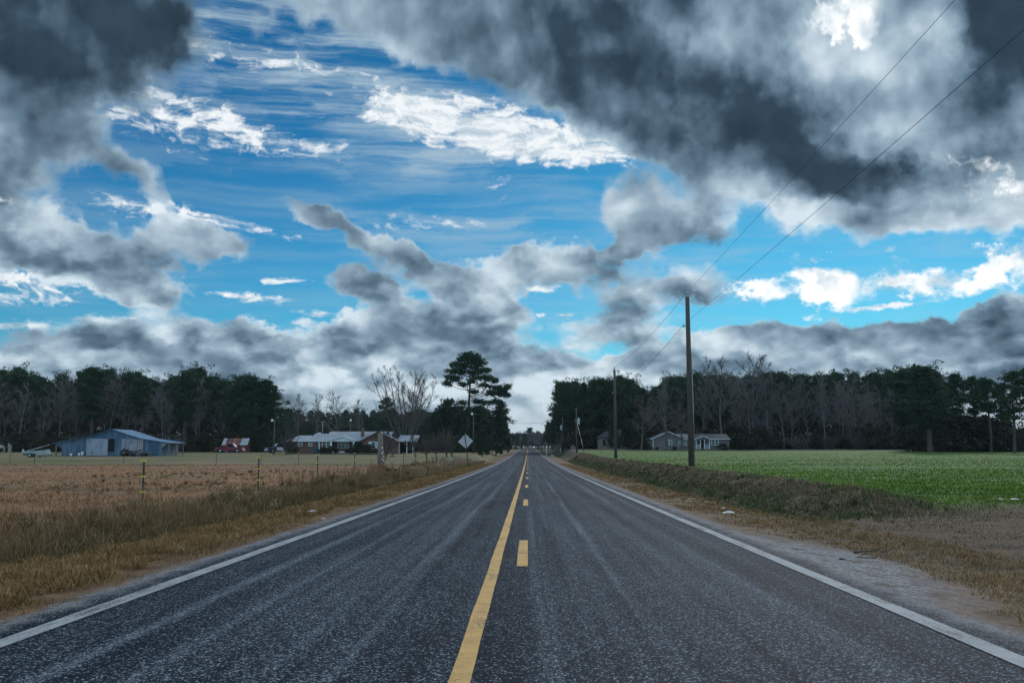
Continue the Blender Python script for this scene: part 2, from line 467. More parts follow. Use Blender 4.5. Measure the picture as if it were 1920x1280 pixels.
def asphalt(n, b):
    p = worldpos(n); x, y, z = n.sep(p)
    sp = n.new('ShaderNodeTexVoronoi', feature='F1')
    n.put(sp.inputs['Vector'], n.vm('MULTIPLY', p, (1, 1, 0))); sp.inputs['Scale'].default_value = 100.0
    cell = n.sep(sp.outputs['Color'])[0]
    long_ = n.noise(n.xyz(n.mul(x, 2.6), n.mul(y, 0.03), 0.0), 1.6, 5.0, 0.6)          # lengthwise streaks
    fine = n.noise(n.xyz(n.mul(x, 14.0), n.mul(y, 0.12), 0.0), 1.0, 3.0, 0.6)
    blot = n.noise(n.vm('MULTIPLY', p, (1, .4, 0)), 0.9, 5.0, 0.6)
    # pale wheel tracks worn into each lane, dark in between where the tyres polish
    def band(c, wd): return n.m('EXPONENT', n.mul(n.m('POWER', n.m('ABSOLUTE', n.mul(n.sub(x, c), 1.0 / wd)), 2.0), -1.0))
    tracks = None
    wander = n.mul(n.sub(n.noise(n.xyz(0.0, n.mul(y, 0.08), 0.0), 1.0, 2.0), 0.5), 0.35)
    xs = n.add(x, wander)
    def bandw(c, wd): return n.m('EXPONENT', n.mul(n.m('POWER', n.m('ABSOLUTE', n.mul(n.sub(xs, c), 1.0 / wd)), 2.0), -1.0))
    for c, wd, amp in ((-2.25, .07, .9), (-1.72, .10, .7), (-0.82, .08, .8), (-1.2, .35, .35), (0.62, .25, .35), (1.02, .07, .8), (2.12, .08, .7), (1.6, .35, .3), (-2.6, .2, .25), (.3, .08, .4), (2.55, .06, .4)):
        t = n.mul(bandw(c, wd), amp)
        tracks = t if tracks is None else n.add(tracks, t)
    pale = n.m('MULTIPLY', tracks, n.step(n.add(n.mul(long_, .6), n.mul(fine, .4)), 0.30, 0.68))
    dens = n.add(n.mad(pale, 0.36, 0.03), n.lin(blot, .3, .7, -.05, .07))
    dens = n.add(dens, n.mul(n.lin(long_, .35, .65), .11))
    chip = n.step(n.sub(cell, n.sub(1.0, dens)), -0.10, 0.02)
    base = n.mix(n.lin(long_, .3, .7), (0.007, 0.011, 0.017), (0.016, 0.022, 0.030))
    base = n.mix(n.m('MULTIPLY', pale, 0.42, clamp=True), base, (0.10, 0.115, 0.13))
    c = n.mix(chip, base, n.mix(n.sep(sp.outputs['Color'])[1], (0.045, 0.060, 0.074), (0.32, 0.37, 0.40)))
    # sealed crack across the far lane and a lengthwise one beside the dashes
    def crack(u, wd): return n.step(n.m('ABSOLUTE', u), wd, 0.0)
    wob = n.mul(n.sub(n.noise(p, 1.7, 4.0), 0.5), 0.5)
    cr = n.m('MAXIMUM', crack(n.add(n.sub(y, 39.0), wob), 0.10), n.mul(crack(n.add(n.sub(x, 0.36), n.mul(wob, .25)), 0.012), n.step(blot, .42, .55)))
    c = n.mix(n.mul(cr, .8), c, (0.012, 0.014, 0.016))
    # sand washed on to the pavement's edges
    e = n.step(n.add(n.m('ABSOLUTE', x), n.mul(n.sub(n.noise(p, 3.0, 6.0, .65), .5), .5)), 2.98, 3.28)
    c = n.mix(n.mul(e, .75), c, n.mix(cell, (0.10, 0.10, 0.10), (0.34, 0.33, 0.32)))
    n.put(b.inputs['Roughness'], n.lin(chip, 0, 1, .72, .85))
    bump(n, b, n.add(n.mul(sp.outputs['Distance'], -.5), n.mul(n.noise(p, 40.0, 3.0), .6)), 0.008, 0.7)
    return c
def paint(name, c, worn):
    def f(n, b):
        p = worldpos(n)
        v = n.noise(p, 60.0, 4.0, 0.7); g = n.noise(n.vm('MULTIPLY', p, (3, .5, 0)), 2.0, 5.0, 0.65)
        k = n.step(n.add(n.mul(v, .55), n.mul(g, .45)), worn, worn + .12)
        bump(n, b, v, .004, .5)
        tone = n.lin(n.noise(p, 5.0, 5.0, .7), .3, .7, .72, 1.1)
        return n.mix(k, n.vm('SCALE', c, tone), (0.05, 0.055, 0.06))
    return material(name, f, 0.8, 0.10)

def ground_mat(n, b):
    p = worldpos(n); x, y, z = n.sep(p)
    n1_ = n.noise(p, 0.35, 6.0, 0.6); n2_ = n.noise(p, 2.2, 6.0, 0.65); n3_ = n.noise(p, 14.0, 4.0, 0.7)
    nb_ = n.noise(n.vm('MULTIPLY', p, (0.035, 0.20, 0.0)), 1.0, 5.0, 0.6)      # bands lying across the field
    xw = n.add(x, n.mul(n.sub(n2_, .5), 1.2)); yw = n.add(y, n.mul(n.sub(n1_, .5), 8.0))
    fleck = n.lin(n3_, .3, .7, .55, 1.4)
    tan = n.mix(n.step(n2_, .35, .65), (0.105, 0.062, 0.030), (0.19, 0.115, 0.060))
    field = n.mix(n.step(n2_, .3, .7), (0.20, 0.100, 0.048), (0.33, 0.185, 0.095))
    field = n.mix(n.mul(n.step(nb_, .56, .70), .85), field, (0.085, 0.070, 0.045))
    field = n.mix(n.mul(n.step(n.noise(n.vm('MULTIPLY', p, (.06, .2, 0)), 1.3, 4.0), .55, .7), .6), field, (0.17, 0.16, 0.075))
    yard = n.mix(n.step(n.noise(n.vm('MULTIPLY', p, (.05, .13, 0)), 1.0, 5.0), .40, .62), (0.11, 0.12, 0.045), (0.22, 0.165, 0.095))
    left = n.mix(n.step(yw, 82.0, 90.0), field, yard)
    left = n.mix(n.step(n.m('ABSOLUTE', n.sub(yw, 83.0)), 2.4, .5), left, (0.055, 0.052, 0.035))
    ditch = n.mix(n.step(n2_, .35, .65), (0.055, 0.05, 0.025), (0.13, 0.095, 0.05))
    dm = n.mul(n.mul(n.step(xw, -5.0, -5.6), n.step(xw, -8.9, -8.0)), n.step(y, 180.0, 120.0))
    left = n.mix(n.step(xw, -5.2, -6.0), tan, left)
    left = n.mix(dm, left, ditch)
    # right-hand side
    crop = n.mix(n.step(n1_, .35, .7), (0.052, 0.115, 0.016), (0.100, 0.165, 0.030))
    crop = n.mix(n.mul(n.step(nb_, .57, .68), .55), crop, (0.14, 0.115, 0.05))
    bank = n.mix(n.step(n2_, .35, .68), (0.045, 0.035, 0.022), (0.17, 0.115, 0.075))
    bank = n.mix(n.mul(n.step(n1_, .48, .60), n.step(xw, 7.2, 6.0)), bank, (0.06, 0.10, 0.03))
    rtan = n.mix(n.step(n2_, .35, .65), (0.105, 0.064, 0.038), (0.20, 0.13, 0.080))
    ent = n.step(n.add(y, n.mul(n.sub(n1_, .5), 3.0)), 22.5, 19.0)
    right = n.mix(n.step(xw, 4.7, 5.8), rtan, bank)
    right = n.mix(n.step(xw, 7.9, 8.8), right, crop)
    entc = n.mix(n.step(n2_, .3, .7), (0.050, 0.031, 0.016), (0.115, 0.070, 0.035))
    entc = n.mix(n.mul(n.step(n.m('ABSOLUTE', n.add(n.sub(y, 13.6), n.mul(n.sub(n2_, .5), .9))), .32, .05), n.step(x, 5.5, 6.8)), entc, (0.03, 0.024, 0.018))
    entc = n.mix(n.mul(n.step(n.m('ABSOLUTE', n.add(n.sub(y, 11.0), n.mul(n.sub(n2_, .5), .9))), .22, .05), n.step(x, 6.5, 8.0)), entc, (0.05, 0.036, 0.026))
    right = n.mix(ent, right, n.mix(n.step(xw, 4.4, 5.2), rtan, entc))
    # leaf litter under the woods and a cut lawn by the right house
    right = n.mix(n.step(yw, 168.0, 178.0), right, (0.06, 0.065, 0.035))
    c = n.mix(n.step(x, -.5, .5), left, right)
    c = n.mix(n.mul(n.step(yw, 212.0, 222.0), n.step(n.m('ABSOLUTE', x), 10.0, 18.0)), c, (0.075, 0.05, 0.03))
    c = n.vm('SCALE', c, fleck)
    # sand and gravel where tyres leave the pavement
    ax = n.m('ABSOLUTE', x)
    edge = n.step(n.add(ax, n.mul(n.sub(n.noise(p, 2.2, 6.0, .7), .5), .75)), 3.55, 3.25)
    apr_w = n.mul(n.m('EXPONENT', n.mul(n.m('POWER', n.m('ABSOLUTE', n.mul(n.sub(y, 11.5), 1.0 / 3.0)), 2.0), -1.0)), 0.85)
    apron = n.step(n.add(x, n.mul(n.sub(n.noise(p, 1.6, 6.0, .7), .5), .9)), n.add(3.85, apr_w), n.add(3.0, apr_w))
    apron = n.mul(apron, n.mul(n.step(x, 2.5, 3.0), n.step(apr_w, 0.05, 0.35)))
    vo = n.new('ShaderNodeTexVoronoi', feature='F1'); n.put(vo.inputs['Vector'], p); vo.inputs['Scale'].default_value = 42.0
    gcol = n.mix(n.sep(vo.outputs['Color'])[0], (0.055, 0.054, 0.055), (0.34, 0.335, 0.335))
    gcol = n.mix(n.mul(n.step(n.noise(n.vm('MULTIPLY', p, (1.0, .6, 0)), 3.2, 5.0, .7), .50, .62), .8), gcol, (0.075, 0.055, 0.04))
    c = n.mix(n.m('MAXIMUM', n.mul(edge, .8), n.mul(apron, .95)), c, gcol)
    bump(n, b, n.add(n.mul(n2_, .5), n.mul(n3_, .5)), 0.10, 0.8)
    return c

M = {}
M['asphalt'] = material('asphalt', asphalt, 0.85, 0.02)
M['white_paint'] = paint('white_road_paint', (0.33, 0.345, 0.345), 0.50)
M['yellow_paint'] = paint('yellow_road_paint', (0.60, 0.36, 0.13), 0.525)
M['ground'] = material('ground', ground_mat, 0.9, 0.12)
M['bark_pine'] = plain('pine_bark', (0.075, 0.058, 0.05), .9, .45, 2.0, stretch=(1, 1, .3))
M['bark_grey'] = plain('grey_bark', (0.145, 0.132, 0.124), .9, .35, 1.5, stretch=(1, 1, .2))
M['bark_dark'] = plain('dark_bark', (0.075, 0.065, 0.058), .9, .4, 1.5)
M['needles'] = toned('pine_needles', [(0, (0.016, 0.034, 0.020)), (.5, (0.030, 0.060, 0.033)), (1, (0.060, 0.095, 0.045))])
M['cedar'] = toned('cedar_leaves', [(0, (0.018, 0.032, 0.020)), (1, (0.055, 0.075, 0.040))])
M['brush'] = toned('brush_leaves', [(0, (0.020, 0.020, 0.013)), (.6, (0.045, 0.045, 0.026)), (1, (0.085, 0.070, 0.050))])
M['leafless_brush'] = toned('dry_brush', [(0, (0.05, 0.038, 0.03)), (1, (0.15, 0.115, 0.095))])
M['bark_tan'] = plain('tan_bark', (0.105, 0.090, 0.076), .9, .35, 1.5)
M['pole_wood'] = plain('weathered_pole_wood', (0.080, 0.064, 0.050), .85, .4, 3.0, stretch=(4, 4, .25))
M['post_wood'] = plain('grey_post_wood', (0.17, 0.145, 0.115), .9, .4, 6.0, stretch=(3, 3, .4))
M['tpost'] = plain('dark_green_steel', (0.035, 0.036, 0.030), .6, .4, 8.0)
M['yellow_plastic'] = plain('yellow_insulator', (0.55, 0.42, 0.06), .5, .15)
M['white_plastic'] = plain('white_insulator', (0.7, 0.7, 0.66), .5, .1)
M['wire'] = plain('dark_cable', (0.03, 0.03, 0.032), .6, .1)
M['fence_wire'] = plain('fence_wire', (0.16, 0.16, 0.15), .5, .2)
M['steel'] = plain('galvanised_steel', (0.42, 0.43, 0.43), .45, .2, 5.0, metal=.6)
M['sign_back'] = plain('bare_sign_aluminium', (0.46, 0.45, 0.43), .5, .10, 4.0, metal=.25)
M['transformer'] = plain('transformer_grey', (0.42, 0.44, 0.45), .5, .1)
M['lamp_glass'] = plain('lamp_glass', (0.8, 0.8, 0.78), .3, .05)
M['blue_metal'] = corrugated('weathered_blue_sheet', (0.032, 0.082, 0.140), (0.12, 0.165, 0.215), .3, 'x', .5, 0, .5, .40, .72)
M['blue_roof'] = corrugated('blue_roof_sheet', (0.075, 0.155, 0.26), (0.16, 0.25, 0.34), .3, 'y', .45)
M['galv_sheet'] = corrugated('galvanised_sheet', (0.30, 0.31, 0.37), (0.21, 0.21, 0.24), .3, 'x', .5, .0)
M['pink_sheet'] = corrugated('faded_sheet', (0.33, 0.28, 0.28), (0.24, 0.21, 0.23), .3, 'x', .5, .0)
M['rust_roof'] = corrugated('rusty_roof_sheet', (0.16, 0.040, 0.030), (0.28, 0.16, 0.13), .25, 'x', .8, 0, .6, .45, .7)
M['galv_roof'] = corrugated('grey_roof_sheet', (0.42, 0.46, 0.49), (0.30, 0.32, 0.34), .25, 'x', .4)
M['red_board'] = corrugated('faded_red_board', (0.14, 0.045, 0.045), (0.22, 0.12, 0.11), .3, 'y', .85)
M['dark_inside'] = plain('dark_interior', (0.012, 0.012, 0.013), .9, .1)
M['white_trim'] = plain('white_trim', (0.66, 0.67, 0.66), .6, .08)
M['shingle'] = plain('grey_shingle', (0.27, 0.30, 0.32), .85, .22, 1.2, stretch=(1, .5, 1))
M['dark_shingle'] = plain('dark_shingle', (0.035, 0.038, 0.045), .85, .25, 2.0)
M['pale_shingle'] = plain('faded_shingle', (0.20, 0.19, 0.185), .85, .25, 2.0)
def brick(n, b):
    o = objco(n); x, y, z = n.sep(o)
    k = n.new('ShaderNodeTexBrick'); n.put(k.inputs['Vector'], n.xyz(n.add(x, y), z, 0.0))
    k.inputs['Scale'].default_value = 1.0
    k.inputs['Brick Width'].default_value = .22; k.inputs['Row Height'].default_value = .075; k.inputs['Mortar Size'].default_value = .008
    k.inputs['Color1'].default_value = (0.105, 0.042, 0.030, 1); k.inputs['Color2'].default_value = (0.17, 0.075, 0.052, 1); k.inputs['Mortar'].default_value = (0.22, 0.19, 0.17, 1)
    return n.vm('SCALE', k.outputs[0], n.lin(n.noise(o, .8, 5.0), .3, .7, .75, 1.2))
M['brick'] = material('red_brick', brick, .85, .2)
def siding(n, b):
    o = objco(n); z = n.sep(o)[2]
    f = n.m('FRACT', n.mul(z, 1 / .2))
    bump(n, b, f, .02, .8)
    return n.vm('SCALE', (0.17, 0.148, 0.142), n.lin(n.noise(o, 1.0, 4.0), .3, .7, .88, 1.1))
M['siding'] = material('taupe_siding', siding, .7, .25)
M['old_wall'] = plain('peeling_plaster', (0.20, 0.17, 0.14), .9, .4, 1.2)
def glass(n, b):
    n.put(b.inputs['Roughness'], n.lin(n.noise(objco(n), 3.0, 2.0), .3, .7, .05, .12)); return (0.012, 0.014, 0.016)
M['glass'] = material('dark_window_glass', glass, .08, .5)
M['red_car'] = plain('faded_red_paint', (0.15, 0.012, 0.018), .35, .18, 2.0, spec=.5)
M['navy_car'] = plain('dark_blue_paint', (0.02, 0.035, 0.065), .35, .1, 2.0, spec=.5)
M['white_car'] = plain('white_car_paint', (0.55, 0.57, 0.56), .35, .08, 2.0, spec=.5)
M['tyre'] = plain('tyre_rubber', (0.022, 0.022, 0.024), .9, .2)
M['rim'] = plain('wheel_rim', (0.36, 0.42, 0.46), .4, .15, metal=.3)
M['chrome'] = plain('dull_chrome', (0.5, 0.5, 0.5), .3, .1, metal=.9)
M['hull'] = plain('pale_boat_hull', (0.42, 0.45, 0.45), .5, .3, 2.0)
M['rust_iron'] = plain('rusty_iron', (0.055, 0.043, 0.040), .85, .5, 3.0)
M['horse_white'] = plain('pale_horse_coat', (0.42, 0.39, 0.35), .8, .2, 2.0)
M['dark_coat'] = plain('dark_mane', (0.06, 0.05, 0.045), .8, .2)
M['blue_bin'] = plain('blue_bin', (0.02, 0.07, 0.11), .5, .1)

# ------------------------------------------------------------------ ground and road
_xs = np.unique(np.round(np.concatenate([
    np.arange(-12, 12.01, .2), np.geomspace(12, 60, 60), -np.geomspace(12, 60, 60),
    np.geomspace(60, 1500, 30), -np.geomspace(60, 1500, 30)]), 3))
_ys = np.unique(np.round(np.concatenate([np.arange(-14, 60, .4), np.arange(60, 240, 2.0), np.arange(240, 640, 8.0), np.geomspace(640, 3100, 24)]), 3))
GX, GY = np.meshgrid(_xs, _ys)
GZ = ground(GX, GY)
_nx, _ny = len(_xs), len(_ys)
_i = (np.arange(_ny - 1)[:, None] * _nx + np.arange(_nx - 1)[None, :]).ravel()
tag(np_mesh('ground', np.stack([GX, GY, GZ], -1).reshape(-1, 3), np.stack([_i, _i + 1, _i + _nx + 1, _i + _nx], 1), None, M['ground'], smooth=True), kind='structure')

def strip(name, x0, x1, y0, y1, lift, mat, step=1.0, ragged=0.0, seed=1, nx=2):
    n = max(2, int((y1 - y0) / step) + 1)
    y = np.linspace(y0, y1, n)
    cols = []
    for j in range(nx):
        t = j / (nx - 1)
        x = x0 + (x1 - x0) * t + np.zeros(n)
        if ragged and j in (0, nx - 1):
            x = x + ragged * 2 * (fbm(y * 1.1, y * 0 + j * 7.7, seed, 4) - .5)
        cols.append(np.stack([x, y, zroad(y) + lift], 1))
    v = np.stack(cols, 1).reshape(-1, 3)
    i = (np.arange(n - 1)[:, None] * nx + np.arange(nx - 1)[None, :]).ravel()
    return np_mesh(name, v, np.stack([i, i + 1, i + nx + 1, i + nx], 1), None, mat)
tag(strip('road', -3.24, 3.22, -13, 640, 0.0, M['asphalt'], .25, .10, 3, 6), kind='structure')
strip_l = strip('edge_line', -2.955, -2.81, -13, 470, .006, M['white_paint'], .5, .007, 5)
strip_r = strip('edge_line', 2.81, 2.955, -13, 470, .006, M['white_paint'], .5, .007, 6)
strip_y = strip('centre_line', -.165, -.055, -13, 470, .006, M['yellow_paint'], .25, .007, 8)
dashes = []
d0 = 10.15
for k in range(-2, 34):
    y0 = d0 + 12.19 * k
    dashes.append(strip('centre_dash', .11, .222, y0, y0 + 3.1, .006, M['yellow_paint'], .25, .005, 20 + k))
for o in [strip_l, strip_r, strip_y] + dashes: tag(o, kind='structure')

# ------------------------------------------------------------------ grass and weeds (many blades, each a bent leaf)
rng = np.random.default_rng(7)
def blades(name, X, Y, height, width, lean, tone, mat, droop=.35):
    n = len(X)
    base = np.stack([X, Y, ground(X, Y) - .01], 1)
    a = rng.uniform(0, 2 * np.pi, n); side = np.stack([np.cos(a), np.sin(a), np.zeros(n)], 1)
    b = rng.uniform(0, 2 * np.pi, n); ln = np.stack([np.cos(b), np.sin(b), np.zeros(n)], 1)
    h = height[:, None]; wd = width[:, None] * .5; le = lean[:, None]
    up = np.array([0, 0, 1.0])
    mid = base + up * h * .6 + ln * h * le * .4
    tip = base + up * h * (1 - droop * le) + ln * h * le * 1.1
    v = np.stack([base - side * wd, base + side * wd, mid + side * wd * .8, mid - side * wd * .8, tip], 1).reshape(-1, 3)
    k = np.arange(n)[:, None] * 5
    t = np.repeat(np.clip(tone, 0, 1), 5)
    return tag(np_mesh(name, v, k + np.array([0, 1, 2, 3]), k + np.array([3, 2, 4]), mat, attr=t), kind='stuff')
def scatter(n, x0, x1, y0, y1, p=1.0):
    """more blades close to the camera, thinning with distance"""
    Y = np.exp(rng.uniform(math.log(y0), math.log(y1), n)) if p == 1.0 else (rng.uniform(y0 ** (1 - p), y1 ** (1 - p), n)) ** (1 / (1 - p))
    return rng.uniform(x0, x1, n), Y
def wide(Y, w0): return w0 * np.maximum(1.0, Y / 14.0)

tanblade = toned('tan_grass_blades', [(0, (0.12, 0.070, 0.028)), (.5, (0.27, 0.160, 0.062)), (1, (0.42, 0.28, 0.14))])
weedblade = toned('ditch_weed_blades', [(0, (0.045, 0.045, 0.022)), (.40, (0.135, 0.094, 0.040)), (.75, (0.27, 0.165, 0.075)), (1, (0.40, 0.30, 0.20))])
fieldblade = toned('stubble_blades', [(0, (0.085, 0.07, 0.035)), (.5, (0.27, 0.140, 0.062)), (.85, (0.42, 0.25, 0.13)), (1, (0.36, 0.17, 0.07))])
bankblade = toned('bank_grass_blades', [(0, (0.040, 0.034, 0.022)), (.35, (0.065, 0.105, 0.028)), (.65, (0.19, 0.13, 0.082)), (1, (0.36, 0.26, 0.18))])
cropblade = toned('green_crop_leaves', [(0, (0.060, 0.120, 0.012)), (.6, (0.120, 0.200, 0.018)), (1, (0.32, 0.34, 0.07))])

# left verge: low tan tufts, thicker away from the pavement
X, Y = scatter(90000, -5.6, -3.38, 4.5, 110)
tuft = fbm(X * 1.7, Y * 1.2, 41)
keep = rng.uniform(0, 1, len(X)) < smoothstep(.38, .60, tuft + .22 * smoothstep(-3.5, -4.6, X)) * (.25 + .75 * smoothstep(3.4, 4.1, -X))
X, Y, tuft = X[keep], Y[keep], tuft[keep]
blades('verge_grass', X, Y, rng.uniform(.04, .10, len(X)) * (.5 + 1.2 * tuft), wide(Y, .006), rng.uniform(.5, 1.5, len(X)), .12 + .75 * fbm(X * .8, Y * .5, 43) + rng.normal(0, .13, len(X)) - .05, tanblade)
# left ditch: tall dark weeds, paler seed heads towards the field
X, Y = scatter(95000, -8.9, -5.35, 5.0, 130)
k1 = fbm(X * .7, Y * .35, 51); cross = np.clip((-X - 5.3) / 3.2, 0, 1)
keep = rng.uniform(0, 1, len(X)) < smoothstep(0, .16, cross) * (1 - .75 * smoothstep(.78, 1.0, cross)) * (.55 + .45 * smoothstep(.35, .6, k1))
X, Y, k1, cross = X[keep], Y[keep], k1[keep], cross[keep]
blades('ditch_weeds', X, Y, (rng.uniform(.16, .42, len(X)) * (.5 + .9 * k1) + .12 * smoothstep(60, 85, Y)) * (1 - .45 * smoothstep(.6, 1., cross)), wide(Y, .008), rng.uniform(.1, .8, len(X)), .22 + .45 * cross + .55 * (k1 - .5) + .3 * smoothstep(45, 75, Y) + rng.normal(0, .16, len(X)), weedblade)
# tall rusty stalks standing out of the weeds
X, Y = scatter(420, -9.5, -6.4, 10, 110); keep = vnoise(X * .6, Y * .25, 61) > .5; X, Y = X[keep], Y[keep]
blades('broom_sedge', np.repeat(X, 9) + rng.normal(0, .05, len(X) * 9), np.repeat(Y, 9) + rng.normal(0, .05, len(X) * 9), np.repeat(rng.uniform(.45, .85, len(X)), 9) * rng.uniform(.7, 1.1, len(X) * 9), wide(np.repeat(Y, 9), .008), rng.uniform(.05, .35, len(X) * 9), rng.uniform(.6, 1.0, len(X) * 9), toned('sedge_stalks', [(0, (0.13, 0.075, 0.04)), (1, (0.30, 0.175, 0.09))]))
# left field: short stubble
Y = (rng.uniform(88 ** -1.0, 9 ** -1.0, 120000)) ** -1.0
X = -8.3 - rng.uniform(0, 1, len(Y)) * (.60 * Y + 6)
k1 = fbm(X * .12, Y * .3, 71); k2 = fbm(X * .9, Y * .9, 72)
keep = rng.uniform(0, 1, len(X)) < .35 + .65 * smoothstep(.35, .6, k2); X, Y, k1, k2 = X[keep], Y[keep], k1[keep], k2[keep]
blades('field_stubble', X, Y, rng.uniform(.05, .15, len(X)) * (.6 + .8 * k2), wide(Y, .008), rng.uniform(.3, 1.5, len(X)), .45 + 1.5 * (k1 - .5) + .35 * (k2 - .5) - .5 * smoothstep(.56, .68, fbm(X * .035 + 4, Y * .20, 75)) + rng.normal(0, .15, len(X)), fieldblade)
# right verge
X, Y = scatter(60000, 3.35, 5.9, 4.5, 110)
t = fbm(X * 1.6, Y * 1.1, 81)
gravel = 3.5 + 0.80 * np.exp(-((Y - 11.5) / 3.0) ** 2)
keep = (rng.uniform(0, 1, len(X)) < smoothstep(.36, .60, t)) & (X > gravel + .5 * (t - .5))
X, Y, t = X[keep], Y[keep], t[keep]
blades('verge_grass', X, Y, rng.uniform(.03, .085, len(X)) * (.5 + t), wide(Y, .006), rng.uniform(.6, 1.6, len(X)), .18 + .65 * fbm(X * .8, Y * .5, 83) + rng.normal(0, .15, len(X)), tanblade)
# right ditch and bank: matted dead grass with green patches
X, Y = scatter(110000, 5.3, 8.7, 14.5, 150)
k1 = fbm(X * .5, Y * .22, 91); k2 = fbm(X * 1.8, Y * 1.3, 92); cross = np.clip((X - 5.3) / 3.0, 0, 1)
keep = rng.uniform(0, 1, len(X)) < smoothstep(17.5, 23, Y) * (.35 + .65 * smoothstep(.3, .55, k2)); X, Y, k1, k2, cross = X[keep], Y[keep], k1[keep], k2[keep], cross[keep]
green = smoothstep(.40, .52, k1) * (1 - smoothstep(.45, .8, cross))
tone = (.62 + .8 * (k2 - .5) - .22 * (1 - smoothstep(18, 34, Y)) - .22 * np.exp(-((cross - .5) / .2) ** 2)) * (1 - green) + .33 * green + rng.normal(0, .13, len(X))  # tone lowered mid-bank: the ditch's shadow is put into the blade colour
blades('bank_grass', X, Y, rng.uniform(.05, .16, len(X)) * (.6 + .9 * k2), wide(Y, .007), rng.uniform(.5, 1.7, len(X)), tone, bankblade, .5)
# field entrance: trodden grass
X, Y = scatter(115000, 4.2, 17, 4.6, 24.0)
t = fbm(X * 1.1, Y * 1.1, 101); keep = (rng.uniform(0, 1, len(X)) < .45 + .55 * smoothstep(.4, .6, t)) & (X > 4.0 + .3 * np.exp(-((Y - 11.5) / 3.0) ** 2))
X, Y, t = X[keep], Y[keep], t[keep]
blades('entrance_grass', X, Y, rng.uniform(.02, .06, len(X)) * (.5 + t), wide(Y, .008), rng.uniform(.6, 1.8, len(X)), .62 + .9 * (t - .5) - .28 * smoothstep(16, 21, Y) * (t > .5) + rng.normal(0, .16, len(X)), bankblade, .5)
# separate tufts: each one a spray of longer bent blades
def tufts(name, n, x0, x1, y0, y1, per, hh, tone, mat, mask=None, seed=1):
    X, Y = scatter(n, x0, x1, y0, y1)
    if mask is not None:
        k = mask(X, Y); X, Y = X[k], Y[k]
    m_ = len(X); s_ = rng.uniform(.55, 1.25, m_)
    X2, Y2, S2 = np.repeat(X, per), np.repeat(Y, per), np.repeat(s_, per)
    X2 = X2 + rng.normal(0, .035, m_ * per) * S2; Y2 = Y2 + rng.normal(0, .035, m_ * per) * S2
    t2 = np.repeat(rng.uniform(tone[0], tone[1], m_), per) + rng.normal(0, .12, m_ * per)
    blades(name, X2, Y2, rng.uniform(hh[0], hh[1], m_ * per) * S2, wide(Y2, .0055), rng.uniform(.35, 1.25, m_ * per), t2, mat, .5)
tufts('verge_tufts', 1500, -5.5, -3.75, 4.6, 60, 30, (.09, .20), (.15, .85), tanblade, lambda X, Y: vnoise(X * 1.1, Y * .6, 141) > .34)
tufts('verge_tufts', 500, 4.1, 5.9, 9, 70, 22, (.06, .13), (.2, .8), tanblade, lambda X, Y: X > 3.9 + .8 * np.exp(-((Y - 11.5) / 3.0) ** 2))
tufts('bank_tufts', 1000, 5.8, 8.6, 20, 90, 26, (.10, .26), (.05, .95), bankblade, lambda X, Y: vnoise(X * 1.1, Y * .5, 142) > .4)
tufts('entrance_tufts', 330, 5.2, 15, 6, 24, 20, (.04, .10), (.15, .75), bankblade, lambda X, Y: vnoise(X * .6, Y * .6, 143) > .5)
tufts('ditch_tufts', 1300, -8.8, -5.5, 6, 90, 26, (.22, .55), (.1, .95), weedblade, lambda X, Y: vnoise(X * .9, Y * .4, 144) > .45)
tufts('field_tufts', 900, -22, -8.6, 11, 60, 22, (.10, .24), (.05, .95), fieldblade, lambda X, Y: (-X < .55 * Y + 4) & (vnoise(X * .4, Y * .4, 145) > .5))
# green winter crop
Y = (rng.uniform(150 ** -1.0, 16 ** -1.0, 130000)) ** -1.0
X = 8.2 + rng.uniform(0, 1, len(Y)) * (.56 * Y + 2)
k1 = fbm(X * .3, Y * .5, 111); keep = (rng.uniform(0, 1, len(X)) < smoothstep(18.5, 23, Y + 2 * (k1 - .5)) * (.75 + .25 * smoothstep(.3, .5, k1)) * (1 - .7 * smoothstep(.54, .68, fbm(X * .05, Y * .28, 117)))); X, Y, k1 = X[keep], Y[keep], k1[keep]
blades('green_crop', X, Y, rng.uniform(.04, .11, len(X)), wide(Y, .010), rng.uniform(.3, 1.5, len(X)), .15 + .6 * k1 + (rng.uniform(0, 1, len(X)) > .985) * .7 + rng.normal(0, .12, len(X)), cropblade)

# ------------------------------------------------------------------ trees
def tube_arrays(segs, n=4):
    """many tapered limbs at once; each seg: list of (point, radius)"""
    V, Q = [], []; base = 0
    ang = np.linspace(0, 2 * np.pi, n, endpoint=False)
    for seg in segs:
        P_ = np.array([s[0] for s in seg], float); r = np.array([s[1] for s in seg], float)
        d = np.gradient(P_, axis=0); d /= np.linalg.norm(d, axis=1, keepdims=True) + 1e-9
        ref = np.array([0.31, 0.17, 0.93]) if abs(d[0, 2]) < .9 else np.array([1.0, .1, 0])
        a = np.cross(d, ref); a /= np.linalg.norm(a, axis=1, keepdims=True) + 1e-9
        b = np.cross(d, a)
        ring = P_[:, None, :] + (a[:, None, :] * np.cos(ang)[None, :, None] + b[:, None, :] * np.sin(ang)[None, :, None]) * r[:, None, None]
        V.append(ring.reshape(-1, 3)); m = len(seg)
        i = (np.arange(m - 1)[:, None] * n + np.arange(n)[None, :]); j = (np.arange(m - 1)[:, None] * n + (np.arange(n)[None, :] + 1) % n)
        Q.append(np.stack([i, j, j + n, i + n], -1).reshape(-1, 4) + base); base += m * n
    return np.concatenate(V), np.concatenate(Q)
